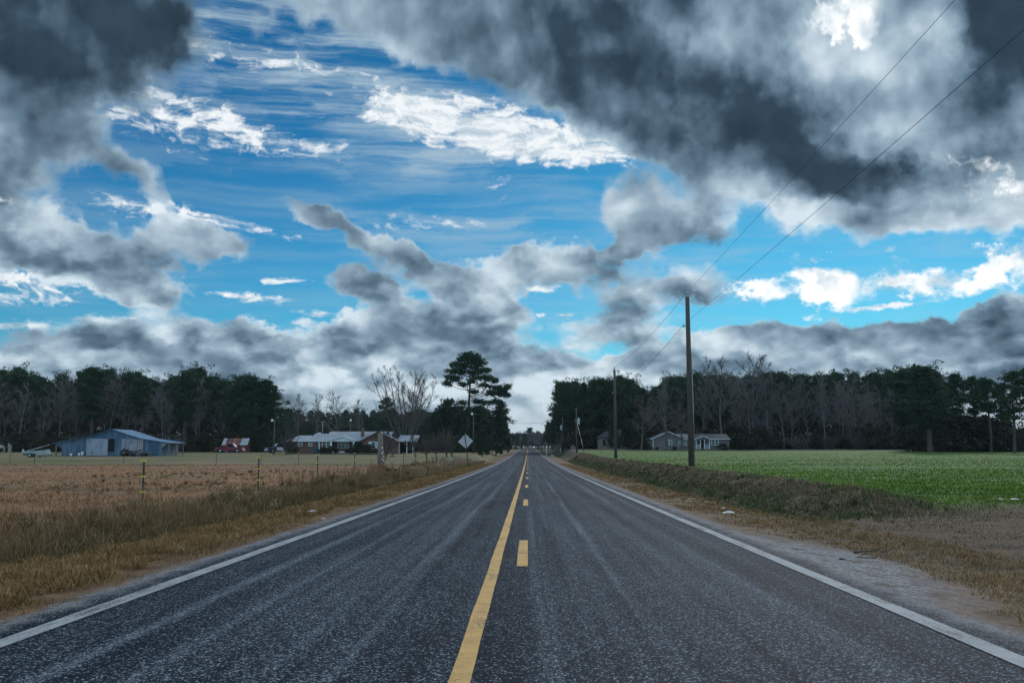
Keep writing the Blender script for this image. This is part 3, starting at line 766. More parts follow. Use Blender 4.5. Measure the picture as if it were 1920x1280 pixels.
def leaf_arrays(g, centres, radii, per, size, flat=.7, aspect=.5, tone=None, tonejit=.18):
    C = np.repeat(np.asarray(centres), per, 0); Rr = np.repeat(np.asarray(radii), per)
    n = len(C)
    d = g.normal(size=(n, 3)); d /= np.linalg.norm(d, axis=1, keepdims=True)
    d *= (g.uniform(.15, 1, n) ** .5)[:, None]; d[:, 2] *= flat
    p = C + d * Rr[:, None]
    a = g.normal(size=(n, 3)); a /= np.linalg.norm(a, axis=1, keepdims=True)
    b = np.cross(a, g.normal(size=(n, 3))); b /= np.linalg.norm(b, axis=1, keepdims=True) + 1e-9
    s = size * g.uniform(.6, 1.4, n)[:, None]
    v = np.stack([p - a * s - b * s * aspect * .4, p + a * s * .1 - b * s * aspect, p + a * s + b * s * aspect * .2, p - a * s * .1 + b * s * aspect], 1).reshape(-1, 3)
    t0 = np.repeat(np.asarray(tone) if tone is not None else np.full(len(centres), .45), per)
    t = np.clip(t0 + g.normal(0, tonejit, n), 0, 1)
    return v, (np.arange(n)[:, None] * 4 + np.arange(4)[None, :]), np.repeat(t, 4)
def tree_parts(name, segs, leaves, bark, leafmat, n=5):
    """template meshes (trunk with limbs, crown), not linked into the scene"""
    tm = np_mesh('trunk', *tube_arrays(segs, n), None, bark, smooth=True)
    cm = np_mesh('crown', leaves[0], leaves[1], None, leafmat, attr=leaves[2]) if leaves is not None else None
    return tm, cm
def crooked(g, p0, d0, L, r0, r1, m=4, bend=.12, rise=0.0):
    d = np.array(d0, float); d /= np.linalg.norm(d); p = np.array(p0, float); out = [(p.copy(), r0)]
    for k in range(m):
        d = d + g.normal(0, bend, 3); d[2] += rise; d /= np.linalg.norm(d)
        p = p + d * L / m
        out.append((p.copy(), r0 + (r1 - r0) * (k + 1) / m))
    return out
def make_pine(seed, H, cb, spread, nb=46, clump=.85, per=26, size=.20, sparse=0.0):
    g = np.random.default_rng(seed)
    trunk = [(np.array([0, 0, -.3]), H * .017 + .05)]
    wob = g.normal(0, .12, (9, 2)).cumsum(0) * .6
    for k in range(1, 9): trunk.append((np.array([wob[k, 0], wob[k, 1], H * .97 * k / 8]), (H * .017 + .03) * (1 - .86 * (k / 8) ** 1.3)))
    segs = [trunk]; C, Rr, T = [], [], []
    for i in range(nb):
        t = cb + (1 - cb) * (i + g.uniform(0, 1)) / nb
        q = (t - cb) / (1 - cb)
        z = H * .97 * t; kf = t * 8; k0 = min(int(kf), 7); org = trunk[k0][0] + (trunk[k0 + 1][0] - trunk[k0][0]) * (kf - k0)
        L = spread * (math.sin(math.pi * min(1, .22 + .78 * q)) ** .7) * g.uniform(.45, 1.12) * (1 if q < .9 else .8)
        if q < .25: L *= g.uniform(.3, 1.0)
        if g.uniform() < sparse: continue
        az_ = g.uniform(0, 2 * math.pi) if i % 2 else i * 2.4
        up = -.10 + .75 * q + g.normal(0, .12)
        limb = crooked(g, org, (math.cos(az_), math.sin(az_), up), L, .045 + .02 * L, .02, 4, .16, .07)
        segs.append(limb)
        for f in (.5, .75, 1.0):
            pk = limb[int(round(f * 4))][0]
            for _ in range(2 if f < 1 else 3):
                C.append(pk + g.normal(0, .38, 3) * np.array([1, 1, .55]) * (L * .3 + .35)); Rr.append(clump * g.uniform(.55, 1.2)); T.append(.30 + .35 * g.uniform() + .12 * q)
    for _ in range(9): C.append(trunk[-1][0] + g.normal(0, .8, 3) * np.array([1, 1, .5])); Rr.append(clump); T.append(.6)
    return tree_parts('pine', segs, leaf_arrays(g, C, Rr, per, size, .75, .42, T), M['bark_pine'], M['needles'])
def make_bare(seed, H, spread=.32, trunk_r=.16, nl=16, forks=5, twig=.026, fork_z=.3, stems=1, bark='bark_grey', up=.9, curve=.05, deep=7):
    g = np.random.default_rng(seed)
    tr, tw = [], []
    for s_ in range(stems):
        a0 = g.uniform(0, 6.28) + s_ * 6.28 / stems; tilt = .0 if stems == 1 else g.uniform(.08, .48)
        trunk = crooked(g, (0, 0, -.3), (math.cos(a0) * tilt, math.sin(a0) * tilt, 1), H * g.uniform(.85, 1.0), trunk_r, .035, 9, .05, .02)
        tr.append(trunk)
        for i in range(nl):
            t = fork_z + (1 - fork_z) * ((i + g.uniform()) / nl); kf = t * 9; k0 = min(int(kf), 8)
            org = trunk[k0][0] + (trunk[k0 + 1][0] - trunk[k0][0]) * (kf - k0)
            az_ = i * 2.4 + g.uniform(-.5, .5); L = H * spread * g.uniform(.55, 1.1) * (1.15 - .75 * (t - fork_z) / (1 - fork_z))
            limb = crooked(g, org, (math.cos(az_), math.sin(az_), up + .5 * t), L, trunk_r * .30 * (1.1 - .7 * t), twig * 1.0, 5, .13, curve)
            tr.append(limb)
            for j in range(forks):
                f = .25 + .75 * (j + g.uniform()) / forks; kk = min(int(f * 5), 4); o2 = limb[kk][0] + (limb[kk + 1][0] - limb[kk][0]) * (f * 5 - kk)
                dd = limb[kk + 1][0] - limb[kk][0]; dd = dd / np.linalg.norm(dd) + g.normal(0, .55, 3); dd[2] += .25
                sub = crooked(g, o2, dd, L * g.uniform(.3, .55), twig * 1.15, twig * .75, 3, .17, curve)
                tw.append(sub)
                if deep:
                    for _ in range(deep):
                        q = g.integers(1, 4); d3 = sub[q][0] - sub[q - 1][0]; d3 = d3 / np.linalg.norm(d3) + g.normal(0, .6, 3); d3[2] += .2
                        tw.append(crooked(g, sub[q][0], d3, L * g.uniform(.14, .28), twig * .8, twig * .5, 2, .2, curve))
    tm = np_mesh('trunk', *tube_arrays(tr, 5), None, M[bark], smooth=True)
    cm = np_mesh('crown', *tube_arrays(tw, 3), None, M[bark])
    return tm, cm
def make_bushy(seed, H, W, mat, per=40, n=60, size=.16, taper=.5, trunk_r=.12, bark='bark_dark', low=.08):
    g = np.random.default_rng(seed)
    segs = [[(np.array([0, 0, -.2]), trunk_r), (np.array([0, 0, H * .45]), trunk_r * .7), (np.array([.05, 0, H * .93]), .03)]]
    C, Rr, T = [], [], []
    for i in range(n):
        t = low + (1 - low) * g.uniform() ** .9; a = g.uniform(0, 6.28)
        r = W * (1 - taper * t) * math.sqrt(max(0, 1 - ((t - .42) / .62) ** 2)) * g.uniform(.35, 1.05)
        c = np.array([math.cos(a) * r, math.sin(a) * r, H * t]); C.append(c); Rr.append(W * .30 * g.uniform(.6, 1.25)); T.append(.25 + .5 * g.uniform())
        if i % 3 == 0: segs.append([(np.array([0, 0, H * t * .7]), .04), (c * np.array([.6, .6, .93]), .025), (c, .012)])
    return tree_parts('bushy', segs, leaf_arrays(g, C, Rr, per, size, .8, .6, T), M[bark], M[mat])
def make_brush(seed, H, W, n=70, mat='leafless_brush'):
    """a leafless shrub: stems fanning up from the ground"""
    g = np.random.default_rng(seed); segs = []
    for i in range(n):
        a = g.uniform(0, 6.28); r = W * .3 * g.uniform()
        limb = crooked(g, (math.cos(a) * r, math.sin(a) * r, -.1), (math.cos(a) * .5 * W / H, math.sin(a) * .5 * W / H, 1), H * g.uniform(.5, 1.05), .028, .014, 4, .18)
        segs.append(limb)
        for _ in range(4):
            q = g.integers(1, 5); segs.append(crooked(g, limb[q][0], g.normal(0, .6, 3) + np.array([0, 0, .5]), H * .22, .018, .012, 2, .2))
    return np_mesh('stems', *tube_arrays(segs, 3), None, M['bark_grey'] if mat == 'grey' else M['bark_dark']), None

class Kind:
    """a tree built once; every planting after that is a copy of it and of its parts"""
    def __init__(s, name, parts, H):
        s.name, s.H = name, H
        s.parts = [p for p in parts if p]
        s.used = False
    def plant(s, X, Y, height, label, cat='tree', group=None, rot=None, sx=1.0):
        o = thing(s.name, label, cat, (X, Y, gz(X, Y)), rot if rot is not None else rng.uniform(0, 6.28), group)
        k = height / s.H
        o.scale = (k * sx, k * sx, k)
        for p in s.parts:
            if s.used:
                c = p.copy(); col.objects.link(c)
            else: c = p
            c.parent = o
        s.used = True
        return o

# ------------------------------------------------------------------ barn with blue sheet walls
def at(px, dist): 
    X, Y = place(px, dist)
    return (X, Y, gz(X, Y))
bx, by, bz = at(210, 150)
barn = thing('barn', 'long low barn of weathered blue metal sheets in front of the woods', 'barn', (bx, by, bz), 0.0)
prof = [(-8.9, 1.90), (-3.9, 2.75), (0, 3.98), (4.3, 2.62), (8.6, 1.96)]
def roof_z(x): return float(np.interp(x, [p[0] for p in prof], [p[1] for p in prof]))
D = 7.2
m = MB()
wall = [(-7.6, -.3)] + [(x, roof_z(x) - .10) for x in (-7.6, -3.9, 0, 4.3, 7.45)] + [(7.45, -.3)]
m.prism(wall, 'y', 0.0, .08); m.prism(wall, 'y', D - .08, D)
m.box((-7.6, .08, -.3), (-7.52, D - .08, roof_z(-7.6) - .12)); m.box((7.37, .08, -.3), (7.45, D - .08, roof_z(7.45) - .12))
m.build('wall', M['blue_metal'], barn)
m = MB()
for (x0, z0), (x1, z1) in zip(prof[:-1], prof[1:]):
    m.raw([(x0, -.35, z0), (x1, -.35, z1), (x1, D + .3, z1), (x0, D + .3, z0), (x0, -.35, z0 - .06), (x1, -.35, z1 - .06), (x1, D + .3, z1 - .06), (x0, D + .3, z0 - .06)],
          [(0, 1, 2, 3), (7, 6, 5, 4), (0, 4, 5, 1), (2, 6, 7, 3), (0, 3, 7, 4), (1, 5, 6, 2)])
m.build('roof', M['blue_roof'], barn)
MB().box((-3.86, -.07, .06), (-.62, -.004, 2.55)).build('sliding_door', M['galv_sheet'], barn)
dd = MB().box((1.45, -.07, .06), (3.6, -.004, 2.50)).build('sliding_door', M['galv_sheet'], barn)
dd['label'] = 'faded panel behind the parked machinery'
MB().box((3.62, -.06, .3), (4.68, -.004, 2.42)).build('wall_patch', M['pink_sheet'], barn)
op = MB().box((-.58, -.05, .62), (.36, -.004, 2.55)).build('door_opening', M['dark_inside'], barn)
for x0, x1, zt in ((-8.75, -7.62, 1.88), (7.47, 8.5, 1.92)):
    s = 1 if x0 > 0 else -1
    inner, outer = (x0, x1) if s > 0 else (x1, x0)
    MB().prism([(inner, zt - .75), (inner, zt), (outer, zt - .02)], 'y', -.05, .0).build('eave_gusset', M['pink_sheet'] if s > 0 else M['blue_metal'], barn)
for k in range(3):
    MB().box((8.35, .3 + k * 3.1, -.3), (8.5, .45 + k * 3.1, 1.93)).build('shed_post', M['post_wood'], barn)
MB().box((-8.6, .1, -.3), (-8.42, .28, 1.88)).build('shed_post', M['post_wood'], barn)

# white buckets along the barn's foot
for k, (dx_, lab) in enumerate(((-6.0, 'white bucket at the barn wall, leftmost of three'), (-4.75, 'white bucket at the barn wall, middle of three'), (-4.3, 'tallest white bucket, beside the grey barn door'))):
    o = thing('bucket', lab, 'bucket', (bx + dx_, by - .35, gz(bx + dx_, by - .35)), k * .9, 'white buckets at the barn')
    h = (.38, .45, .62)[k]
    MB().tube([(0, 0, 0), (0, 0, h)], [.15, .19], 12).build('body', M['white_plastic'], o)
    MB().tube([(-.19, 0, h), (-.12, 0, h + .12), (.12, 0, h + .12), (.19, 0, h)], .008, 5).build('handle', M['wire'], o)

# ------------------------------------------------------------------ vehicles and machines
def wheel(parent, x, y, r, wd, rim='rim'):
    t = MB().tube([(0, -wd / 2, 0), (0, -wd * .3, 0), (0, wd * .3, 0), (0, wd / 2, 0)], [r * .9, r, r, r * .9], 18)
    o = t.build('wheel', M['tyre'], parent, (x, y, r))
    MB().tube([(0, -wd / 2 - .012, 0), (0, wd / 2 + .012, 0)], [r * .56, r * .56], 14).build('rim', M[rim], o)
    return o
def arch_profile(L, zb, zt, wheels, r, hood):
    """side outline of a pickup body with round wheel openings, going along the bottom then back over the top"""
    pts = [(0, zb + .08)]
    for cx in wheels:
        for k in range(9):
            a = math.pi - math.pi * k / 8
            pts.append((cx + r * math.cos(a), max(zb, zb - .02 + r * math.sin(a) * 1.0)))
    pts += [(L, zb + .08)] + hood
    return pts
def pickup(loc, rot, paint_, lower, label, cap=False):
    o = thing('pickup_truck', label, 'pickup truck', loc, rot)
    wz = .36; L = 5.0
    hood = [(L, .72), (L - .06, .98), (L - 1.35, 1.06), (2.1, 1.06), (2.06, 1.04), (.05, 1.04), (0, .75)]
    m = MB().prism(arch_profile(L, .40, 1.0, (.95, 4.05), .44, hood), 'y', -.90, .90)
    m.build('body', M[paint_], o)
    cab = [(2.02, 1.055), (2.12, 1.66), (2.32, 1.72), (3.0, 1.71), (3.16, 1.66), (3.72, 1.055)]
    MB().prism(cab, 'y', -.80, .80).build('cab', M[paint_], o)
    for s in (-1, 1):
        y0, y1 = (.803, .812) if s > 0 else (-.812, -.803)
        MB().prism([(2.24, 1.12), (2.28, 1.60), (3.05, 1.60), (3.44, 1.12)], 'y', y0, y1).build('side_window', M['glass'], o)
        dm_ = MB().prism([(2.2, .50), (2.2, 1.045), (3.42, 1.045), (3.42, .50)], 'y', *((.902, .915) if s > 0 else (-.915, -.902))).build('door', M[lower or paint_], o)
        MB().box((2.3, s * .93 - .012, .92), (2.46, s * .93 + .012, .96)).build('handle', M['chrome'], dm_)
        MB().box((3.5, s * .98 - .08, 1.1), (3.56, s * .98 + .08, 1.26)).build('mirror', M['chrome'], o)
        MB().tube([(L - .01, s * .66, .80), (L + .03, s * .66, .80)], .11, 12).build('headlight', M['lamp_glass'], o)
        MB().box((-.02, s * .78 - .06, .70), (-.003, s * .78 + .06, .95)).build('tail_light', M['red_car'], o)
        wheel(o, .95, s * .80, .36, .22); wheel(o, 4.05, s * .80, .36, .22)
    MB().raw([(3.20, -.70, 1.64), (3.20, .70, 1.64), (3.70, .74, 1.10), (3.70, -.74, 1.10), (3.21, -.70, 1.65), (3.21, .70, 1.65), (3.72, .74, 1.10), (3.72, -.74, 1.10)],
             [(0, 1, 2, 3), (7, 6, 5, 4), (0, 4, 5, 1), (2, 6, 7, 3), (0, 3, 7, 4), (1, 5, 6, 2)]).build('windscreen', M['galv_roof'], o)
    MB().box((L - .02, -.5, .66), (L + .015, .5, .90)).build('grille', M['chrome'], o)
    MB().box((L + .0, -.88, .44), (L + .12, .88, .60)).build('bumper', M['white_trim'], o)
    MB().box((-.12, -.88, .44), (0, .88, .58)).build('bumper', M['chrome'], o)
    if cap: MB().prism([(.1, 1.05), (.16, 1.62), (1.95, 1.66), (2.0, 1.05)], 'y', -.78, .78).build('bed_cover', M['white_car'], o)
    return o
tx, ty, tz = at(405.5, 186)
pickup((tx, ty, tz), 0.06, 'red_car', None, 'faded red pickup truck parked in front of the rusty shed')
tx, ty, tz = at(513, 178)
pickup((tx + 3.6, ty + .3, tz), math.pi + .55, 'navy_car', 'white_car', 'two-tone dark and white pickup beside the brick house', cap=False)

# tractor and flat trailer standing at the barn
tx, ty, tz = at(233.5, 147)
tr = thing('tractor', 'small rusty tractor parked against the barn wall', 'tractor', (tx, ty, tz), 0.0)
MB().box((-.1, -.25, .45), (1.3, .25, .80)).build('body', M['rust_iron'], tr)
MB().box((.75, -.22, .80), (1.5, .22, 1.0)).build('bonnet', M['pink_sheet'], tr)
MB().box((.0, -.22, .80), (.35, .22, .9)).box((-.05, -.22, .9), (.02, .22, 1.15)).build('seat', M['dark_inside'], tr)
MB().tube([(.62, 0, .85), (.5, 0, 1.12)], .02, 6).tube([(.45, -.17, 1.12), (.5, 0, 1.17), (.55, .17, 1.12)], .02, 6).build('steering_wheel', M['rust_iron'], tr)
for s in (-1, 1):
    wheel(tr, .1, s * .55, .50, .25, 'rust_iron'); wheel(tr, 1.25, s * .5, .28, .16, 'rust_iron')
MB().tube([(1.3, .1, .95), (1.3, .1, 1.4)], .03, 8).build('exhaust', M['rust_iron'], tr)
tx, ty, tz = at(251, 146.5)
tl = thing('flat_trailer', 'low flat trailer with a dark load beside the tractor', 'trailer', (tx, ty, tz), 0.0)
MB().box((.1, -.7, .42), (2.5, .7, .50)).build('deck', M['post_wood'], tl)
MB().box((2.5, -.05, .42), (3.3, .05, .49)).build('drawbar', M['rust_iron'], tl)
for s in (-1, 1): wheel(tl, 1.5, s * .78, .3, .17, 'rust_iron')
ld = thing('implement', 'dark iron farm implement lying on the flat trailer', 'farm implement', (tx, ty, tz + .505), 0.0)
MB().tube([(.15, 0, .15), (1.1, .1, .5), (1.3, .1, .5)], .06, 6).tube([(.3, -.4, .1), (.3, .4, .1)], .1, 8).build('frame', M['rust_iron'], ld)
for q in range(5): MB().tube([(.35 + q * .22, -.45, 0.02), (.45 + q * .22, -.42, .45)], .05, 6).build('tine', M['rust_iron'], ld)

# boat on its trailer in the left yard
tx, ty, tz = at(41, 136)
bt_tr = thing('boat_trailer', 'low boat trailer under the pale skiff in the left yard', 'trailer', (tx, ty, tz), 0.1)
MB().obox((.4, -.35, .32), (3.9, -.35, .32), .07, .09).obox((.4, .35, .32), (3.9, .35, .32), .07, .09).obox((.9, -.5, .32), (.9, .5, .32), .07, .07).obox((3.3, -.5, .32), (3.3, .5, .32), .07, .07).build('frame', M['rust_iron'], bt_tr)
for s in (-1, 1): wheel(bt_tr, 1.3, s * .62, .27, .16)
def hull_obj(L, W, H):
    v, f = [], []
    N_ = 9
    for i in range(N_):
        t = i / (N_ - 1); wdt = W * (1 - .85 * max(0, (t - .45) / .55) ** 2); rise = .22 * t ** 3
        for (yy, zz) in ((-1, 1), (-.8, .35), (-.35, 0), (.35, 0), (.8, .35), (1, 1), (.9, .98), (.3, .2), (-.3, .2), (-.9, .98)):
            v.append((L * t, yy * wdt / 2, zz * H + rise))
    for i in range(N_ - 1):
        for k in range(10): f.append((i * 10 + k, i * 10 + (k + 1) % 10, (i + 1) * 10 + (k + 1) % 10, (i + 1) * 10 + k))
    f.append(tuple(range(10))); f.append(tuple((N_ - 1) * 10 + k for k in range(10))[::-1])
    return MB().raw(v, f)
skiff = thing('skiff', 'pale skiff lying on the boat trailer beside the barn', 'boat', (tx + .25, ty, tz + .38), 0.1)
hull_obj(3.4, 1.3, .5).build('hull', M['hull'], skiff)
MB().box((.8, -.5, .34), (1.05, .5, .38)).build('thwart', M['post_wood'], skiff)
MB().box((2.0, -.45, .38), (2.2, .45, .42)).build('thwart', M['post_wood'], skiff)
MB().box((-.16, -.14, .15), (.02, .14, .75)).build('outboard_motor', M['hull'], skiff)
mast = thing('mast', 'pale mast resting aslant across the skiff', 'mast', (tx, ty, tz), 0.1)
MB().tube([(.9, 0, .92), (2.6, .1, 1.45)], .055, 8).tube([(2.6, .1, 1.45), (3.6, .16, 1.76)], .04, 8).build('spar', M['steel'], mast)
MB().tube([(.85, 0, .88), (.85, 0, .99)], .09, 8).build('mast_foot', M['hull'], mast)
# dinghy standing nearer, bow to the right
dx2, dy2, dz2 = at(70, 132)
din = thing('dinghy', 'small white dinghy on blocks to the right of the skiff', 'boat', (dx2, dy2, dz2 + .26), 0.05)
hull_obj(1.75, 1.0, .42).build('hull', M['hull'], din)
MB().box((.5, -.36, .32), (.66, .36, .35)).build('thwart', M['post_wood'], din)
for k in range(2):
    o = tag(MB().box((0, -.4, -.05), (.2, .4, .27)).build('timber_block', M['post_wood'], None, (dx2 + .3 + k * .8, dy2, dz2), .01),
            ('timber block under the stern of the dinghy', 'timber block under the bow of the dinghy')[k], 'timber block', 'blocks under the dinghy')

# horses at the edge of the yard, seen from the front
def horse(px, dist, coat, label, rot):
    X, Y, Z = at(px, dist)
    bm_v = [(0, 0, 1.12), (0, -.55, 1.16), (0, .55, 1.15), (0, -.85, 1.38), (0, -1.02, 1.58), (0, -1.25, 1.48), (0, -1.42, 1.36),
            (.14, -.52, .95), (.15, -.54, .52), (.15, -.55, .06), (-.14, -.52, .95), (-.15, -.54, .52), (-.15, -.55, .06),
            (.16, .58, .98), (.17, .66, .52), (.17, .58, .06), (-.16, .58, .98), (-.17, .66, .52), (-.17, .58, .06)]
    ed = [(0, 1), (0, 2), (1, 3), (3, 4), (4, 5), (5, 6), (1, 7), (7, 8), (8, 9), (1, 10), (10, 11), (11, 12), (2, 13), (13, 14), (14, 15), (2, 16), (16, 17), (17, 18)]
    rad = [.30, .29, .30, .17, .13, .11, .075, .13, .062, .055, .13, .062, .055, .16, .07, .055, .16, .07, .055]
    me = bpy.data.meshes.new('horse'); me.from_pydata(bm_v, ed, [])
    o = bpy.data.objects.new('horse', me); col.objects.link(o)
    me.materials.append(M[coat])
    sk = o.modifiers.new('skin', 'SKIN')
    for i, r in enumerate(rad): me.skin_vertices[0].data[i].radius = (r, r * 1.05)
    me.skin_vertices[0].data[0].use_root = True
    o.modifiers.new('sub', 'SUBSURF').levels = 1; o.modifiers['sub'].render_levels = 1
    o.location = (X, Y, Z); o.rotation_euler = (0, 0, rot)
    tag(o, label, 'horse', 'horses in the left yard')
    MB().tube([(0, -.78, 1.52), (0, -.98, 1.74), (0, -1.06, 1.72)], [.05, .06, .03], 8).build('mane', M['dark_coat'], o)
    MB().tube([(0, .82, 1.25), (0, .98, 1.0), (0, .96, .55)], [.05, .07, .03], 8).build('tail', M['dark_coat'], o)
    for s in (-1, 1): MB().tube([(s * .07, -1.05, 1.66), (s * .085, -1.04, 1.82)], [.045, .008], 6).build('ear', M[coat], o)
horse(18, 196, 'horse_white', 'pale horse standing by the left woods, dark legs, nearer the boats', 0.35)
horse(2, 194, 'horse_white', 'pale horse cut by the left edge of the view', -0.4)

# ------------------------------------------------------------------ red shed with rusty roof
sx_, sy_, sz_ = at(416, 194)
shed = thing('shed', 'little red wooden shed with a rusty patched tin roof', 'shed', (sx_, sy_, sz_), 0.0)
Ls, Ds = 4.9, 3.0
MB().prism([(0, -.2), (0, 1.5), (Ds / 2, 2.62), (Ds, 1.5), (Ds, -.2)], 'x', .15, Ls - .15).build('wall', M['red_board'], shed)
def slab(m, p0, p1, x0, x1, th=.05):
    (y0, z0), (y1, z1) = p0, p1
    return m.raw([(x0, y0, z0), (x1, y0, z0), (x1, y1, z1), (x0, y1, z1), (x0, y0, z0 - th), (x1, y0, z0 - th), (x1, y1, z1 - th), (x0, y1, z1 - th)],
                 [(0, 1, 2, 3), (7, 6, 5, 4), (0, 4, 5, 1), (2, 6, 7, 3), (0, 3, 7, 4), (1, 5, 6, 2)])
rf = slab(slab(MB(), (-.35, 1.32), (Ds / 2, 2.72), -.1, Ls + .1), (Ds + .3, 1.32), (Ds / 2, 2.72), -.1, Ls + .1).build('roof', M['rust_roof'], shed)
for x0, x1, a, b_ in ((0.0, .62, .12, .99), (3.55, 4.95, .10, 1.0), (1.15, 2.4, .02, .22)):
    ya, yb = -.35 + (Ds / 2 + .35) * a, -.35 + (Ds / 2 + .35) * b_
    za, zb = 1.36 + 1.4 * a, 1.36 + 1.4 * b_
    slab(MB(), (ya, za), (yb, zb), x0, x1, .03).build('roof_sheet', M['galv_roof'], rf)
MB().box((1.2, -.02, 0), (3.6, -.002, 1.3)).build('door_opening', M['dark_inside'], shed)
MB().box((Ls - .148, .5, 0), (Ls - .11, 1.3, 1.5)).build('door', M['red_board'], shed)

# ------------------------------------------------------------------ windows shared by both houses
def window(parent, x0, x1, z0, z1, y=0.0, panes=1, shutter=False, frame_w=.09):
    m = MB()
    m.box((x0, y - .07, z0), (x0 + frame_w, y - .004, z1)).box((x1 - frame_w, y - .07, z0), (x1, y - .004, z1))
    m.box((x0 + frame_w, y - .07, z1 - frame_w), (x1 - frame_w, y - .004, z1)).box((x0 + frame_w, y - .07, z0), (x1 - frame_w, y - .004, z0 + frame_w))
    for k in range(1, panes):
        c = x0 + (x1 - x0) * k / panes
        m.box((c - frame_w * .6, y - .065, z0 + frame_w), (c + frame_w * .6, y - .004, z1 - frame_w))
    w_ = m.build('window', M['white_trim'], parent)
    MB().box((x0 + frame_w * .5, y - .03, z0 + frame_w * .5), (x1 - frame_w * .5, y - .006, z1 - frame_w * .5)).build('pane', M['glass'], w_)
    zm = (z0 + z1) / 2
    MB().box((x0 + frame_w, y - .045, zm - .025), (x1 - frame_w, y - .032, zm + .025)).build('sash_bar', M['white_trim'], w_)
    if shutter:
        for a, b_ in ((x0 - .42, x0 - .03), (x1 + .03, x1 + .42)): MB().box((a, y - .05, z0), (b_, y - .004, z1)).build('shutter', M['white_trim'], parent)
    return w_
def gable_roof(m, x0, x1, y0, y1, ze, zr_, th=.12, over=.35):
    ym = (y0 + y1) / 2; sl = (zr_ - ze) / (ym - y0)
    slab(m, (y0 - over, ze - sl * over), (ym, zr_), x0, x1, th); slab(m, (y1 + over, ze - sl * over), (ym, zr_), x0, x1, th)

# ------------------------------------------------------------------ brick ranch house
hx, hy, hz = at(541, 168)
house = thing('brick_house', 'long low red brick house with pale grey roof and white porch', 'house', (hx, hy, hz), 0.0)
Hd = 8.4
m = MB()
m.box((0, .0, -.4), (5.2, 5.6, 2.3))
m.box((5.2, .0, -.4), (7.2, Hd, 2.3)); m.box((7.2, 1.3, -.4), (11.35, Hd, 2.3)); m.box((11.35, 0.0, -.4), (18.2, Hd, 2.3))
m.prism([(5.2, 2.3), (5.2, 2.3), (12.6, 2.3)], 'z', 0, 0) if False else None
m.prism([(0, 2.3), (Hd / 2, 3.6), (Hd, 2.3)], 'x', 6.2, 6.3)
m.prism([(12.6, -.4), (12.6, 2.28), (15.3, 3.62), (18.2, 2.28), (18.2, -.4)], 'y', -1.6, -.003)
m.build('wall', M['brick'], house)
m = MB()
gable_roof(m, 6.1, 17.0, 0, Hd, 2.34, 3.80)
gable_roof(m, 3.7, 6.09, 0, 6.6, 2.34, 3.42)
# hipped left wing
m.raw([(-.35, -.35, 2.22), (3.69, -.35, 2.22), (3.69, 2.8, 3.12), (1.2, 2.8, 3.12), (-.35, 5.9, 2.22), (3.69, 5.9, 2.22)], [(0, 1, 2, 3), (4, 3, 2, 5), (0, 3, 4), (0, 4, 5, 1), (1, 5, 2)])
# front gable over the right room, its ridge running back into the main roof
for a, b_ in (((12.25, 2.14), (15.3, 3.74)), ((18.55, 2.14), (15.3, 3.74))):
    (xa, za), (xb, zb) = a, b_
    m.raw([(xa, -2.0, za), (xb, -2.0, zb), (xb, 4.3, zb), (xa, 4.3, za), (xa, -2.0, za - .12), (xb, -2.0, zb - .12), (xb, 4.3, zb - .12), (xa, 4.3, za - .12)],
          [(0, 1, 2, 3), (7, 6, 5, 4), (0, 4, 5, 1), (2, 6, 7, 3), (0, 3, 7, 4), (1, 5, 6, 2)])
roof = m.build('roof', M['shingle'], house)
# front porch
m = MB()
for a, b_ in (((6.85, 2.20), (9.2, 3.02)), ((11.65, 2.20), (9.2, 3.02))):
    (xa, za), (xb, zb) = a, b_
    m.raw([(xa, -1.1, za), (xb, -1.1, zb), (xb, 2.6, zb), (xa, 2.6, za), (xa, -1.1, za - .1), (xb, -1.1, zb - .1), (xb, 2.6, zb - .1), (xa, 2.6, za - .1)],
          [(0, 1, 2, 3), (7, 6, 5, 4), (0, 4, 5, 1), (2, 6, 7, 3), (0, 3, 7, 4), (1, 5, 6, 2)])
pr = m.build('porch_roof', M['shingle'], house)
MB().prism([(7.15, 2.05), (7.15, 2.16), (9.2, 2.86), (11.35, 2.16), (11.35, 2.05)], 'y', -.9, -.8).build('gable_board', M['siding'] if False else M['white_trim'], pr)
mb = MB()
for a, b_ in (((6.82, 2.13), (9.2, 2.96)), ((11.68, 2.13), (9.2, 2.96))): mb.obox((a[0], -1.13, a[1]), (b_[0], -1.13, b_[1]), .05, .16)
mb.build('bargeboard', M['white_trim'], pr)
for x in (7.3, 11.1):
    c_ = MB().box((x - .15, -.95, .9), (x + .15, -.65, 2.04)).build('porch_column', M['white_trim'], house)
    MB().box((x - .2, -1.0, -.2), (x + .2, -.6, .9)).build('column_base', M['brick'], c_)
MB().box((7.0, -1.0, -.3), (11.5, 1.29, .12)).build('porch_floor', M['old_wall'], house)
MB().box((7.6, -1.02, .18), (9.6, -.97, .46)).build('porch_bench', M['white_trim'], house)
window(house, 8.0, 9.95, .95, 1.98, 1.3, 3, False, .12)
d_ = MB().box((10.55, 1.20, .14), (11.0, 1.296, 2.0)).build('door', M['white_trim'], house)
MB().tube([(10.92, 1.17, 1.05), (10.92, 1.2, 1.05)], .03, 8).build('handle', M['chrome'], d_)
window(house, 1.62, 2.32, 1.32, 1.88, 0, 1, False); window(house, 3.35, 4.0, 1.32, 1.88, 0, 1, False)
window(house, 5.6, 7.08, 1.08, 2.08, 0, 2)
MB().box((5.03, -.06, .35), (5.28, -.004, 2.2)).build('downpipe', M['white_trim'], house)
window(house, 14.15, 14.85, .92, 2.04, -1.6, 1, True)
MB().box((-.36, -.40, 2.06), (6.85, -.355, 2.22)).build('fascia', M['white_trim'], house)
mb = MB()
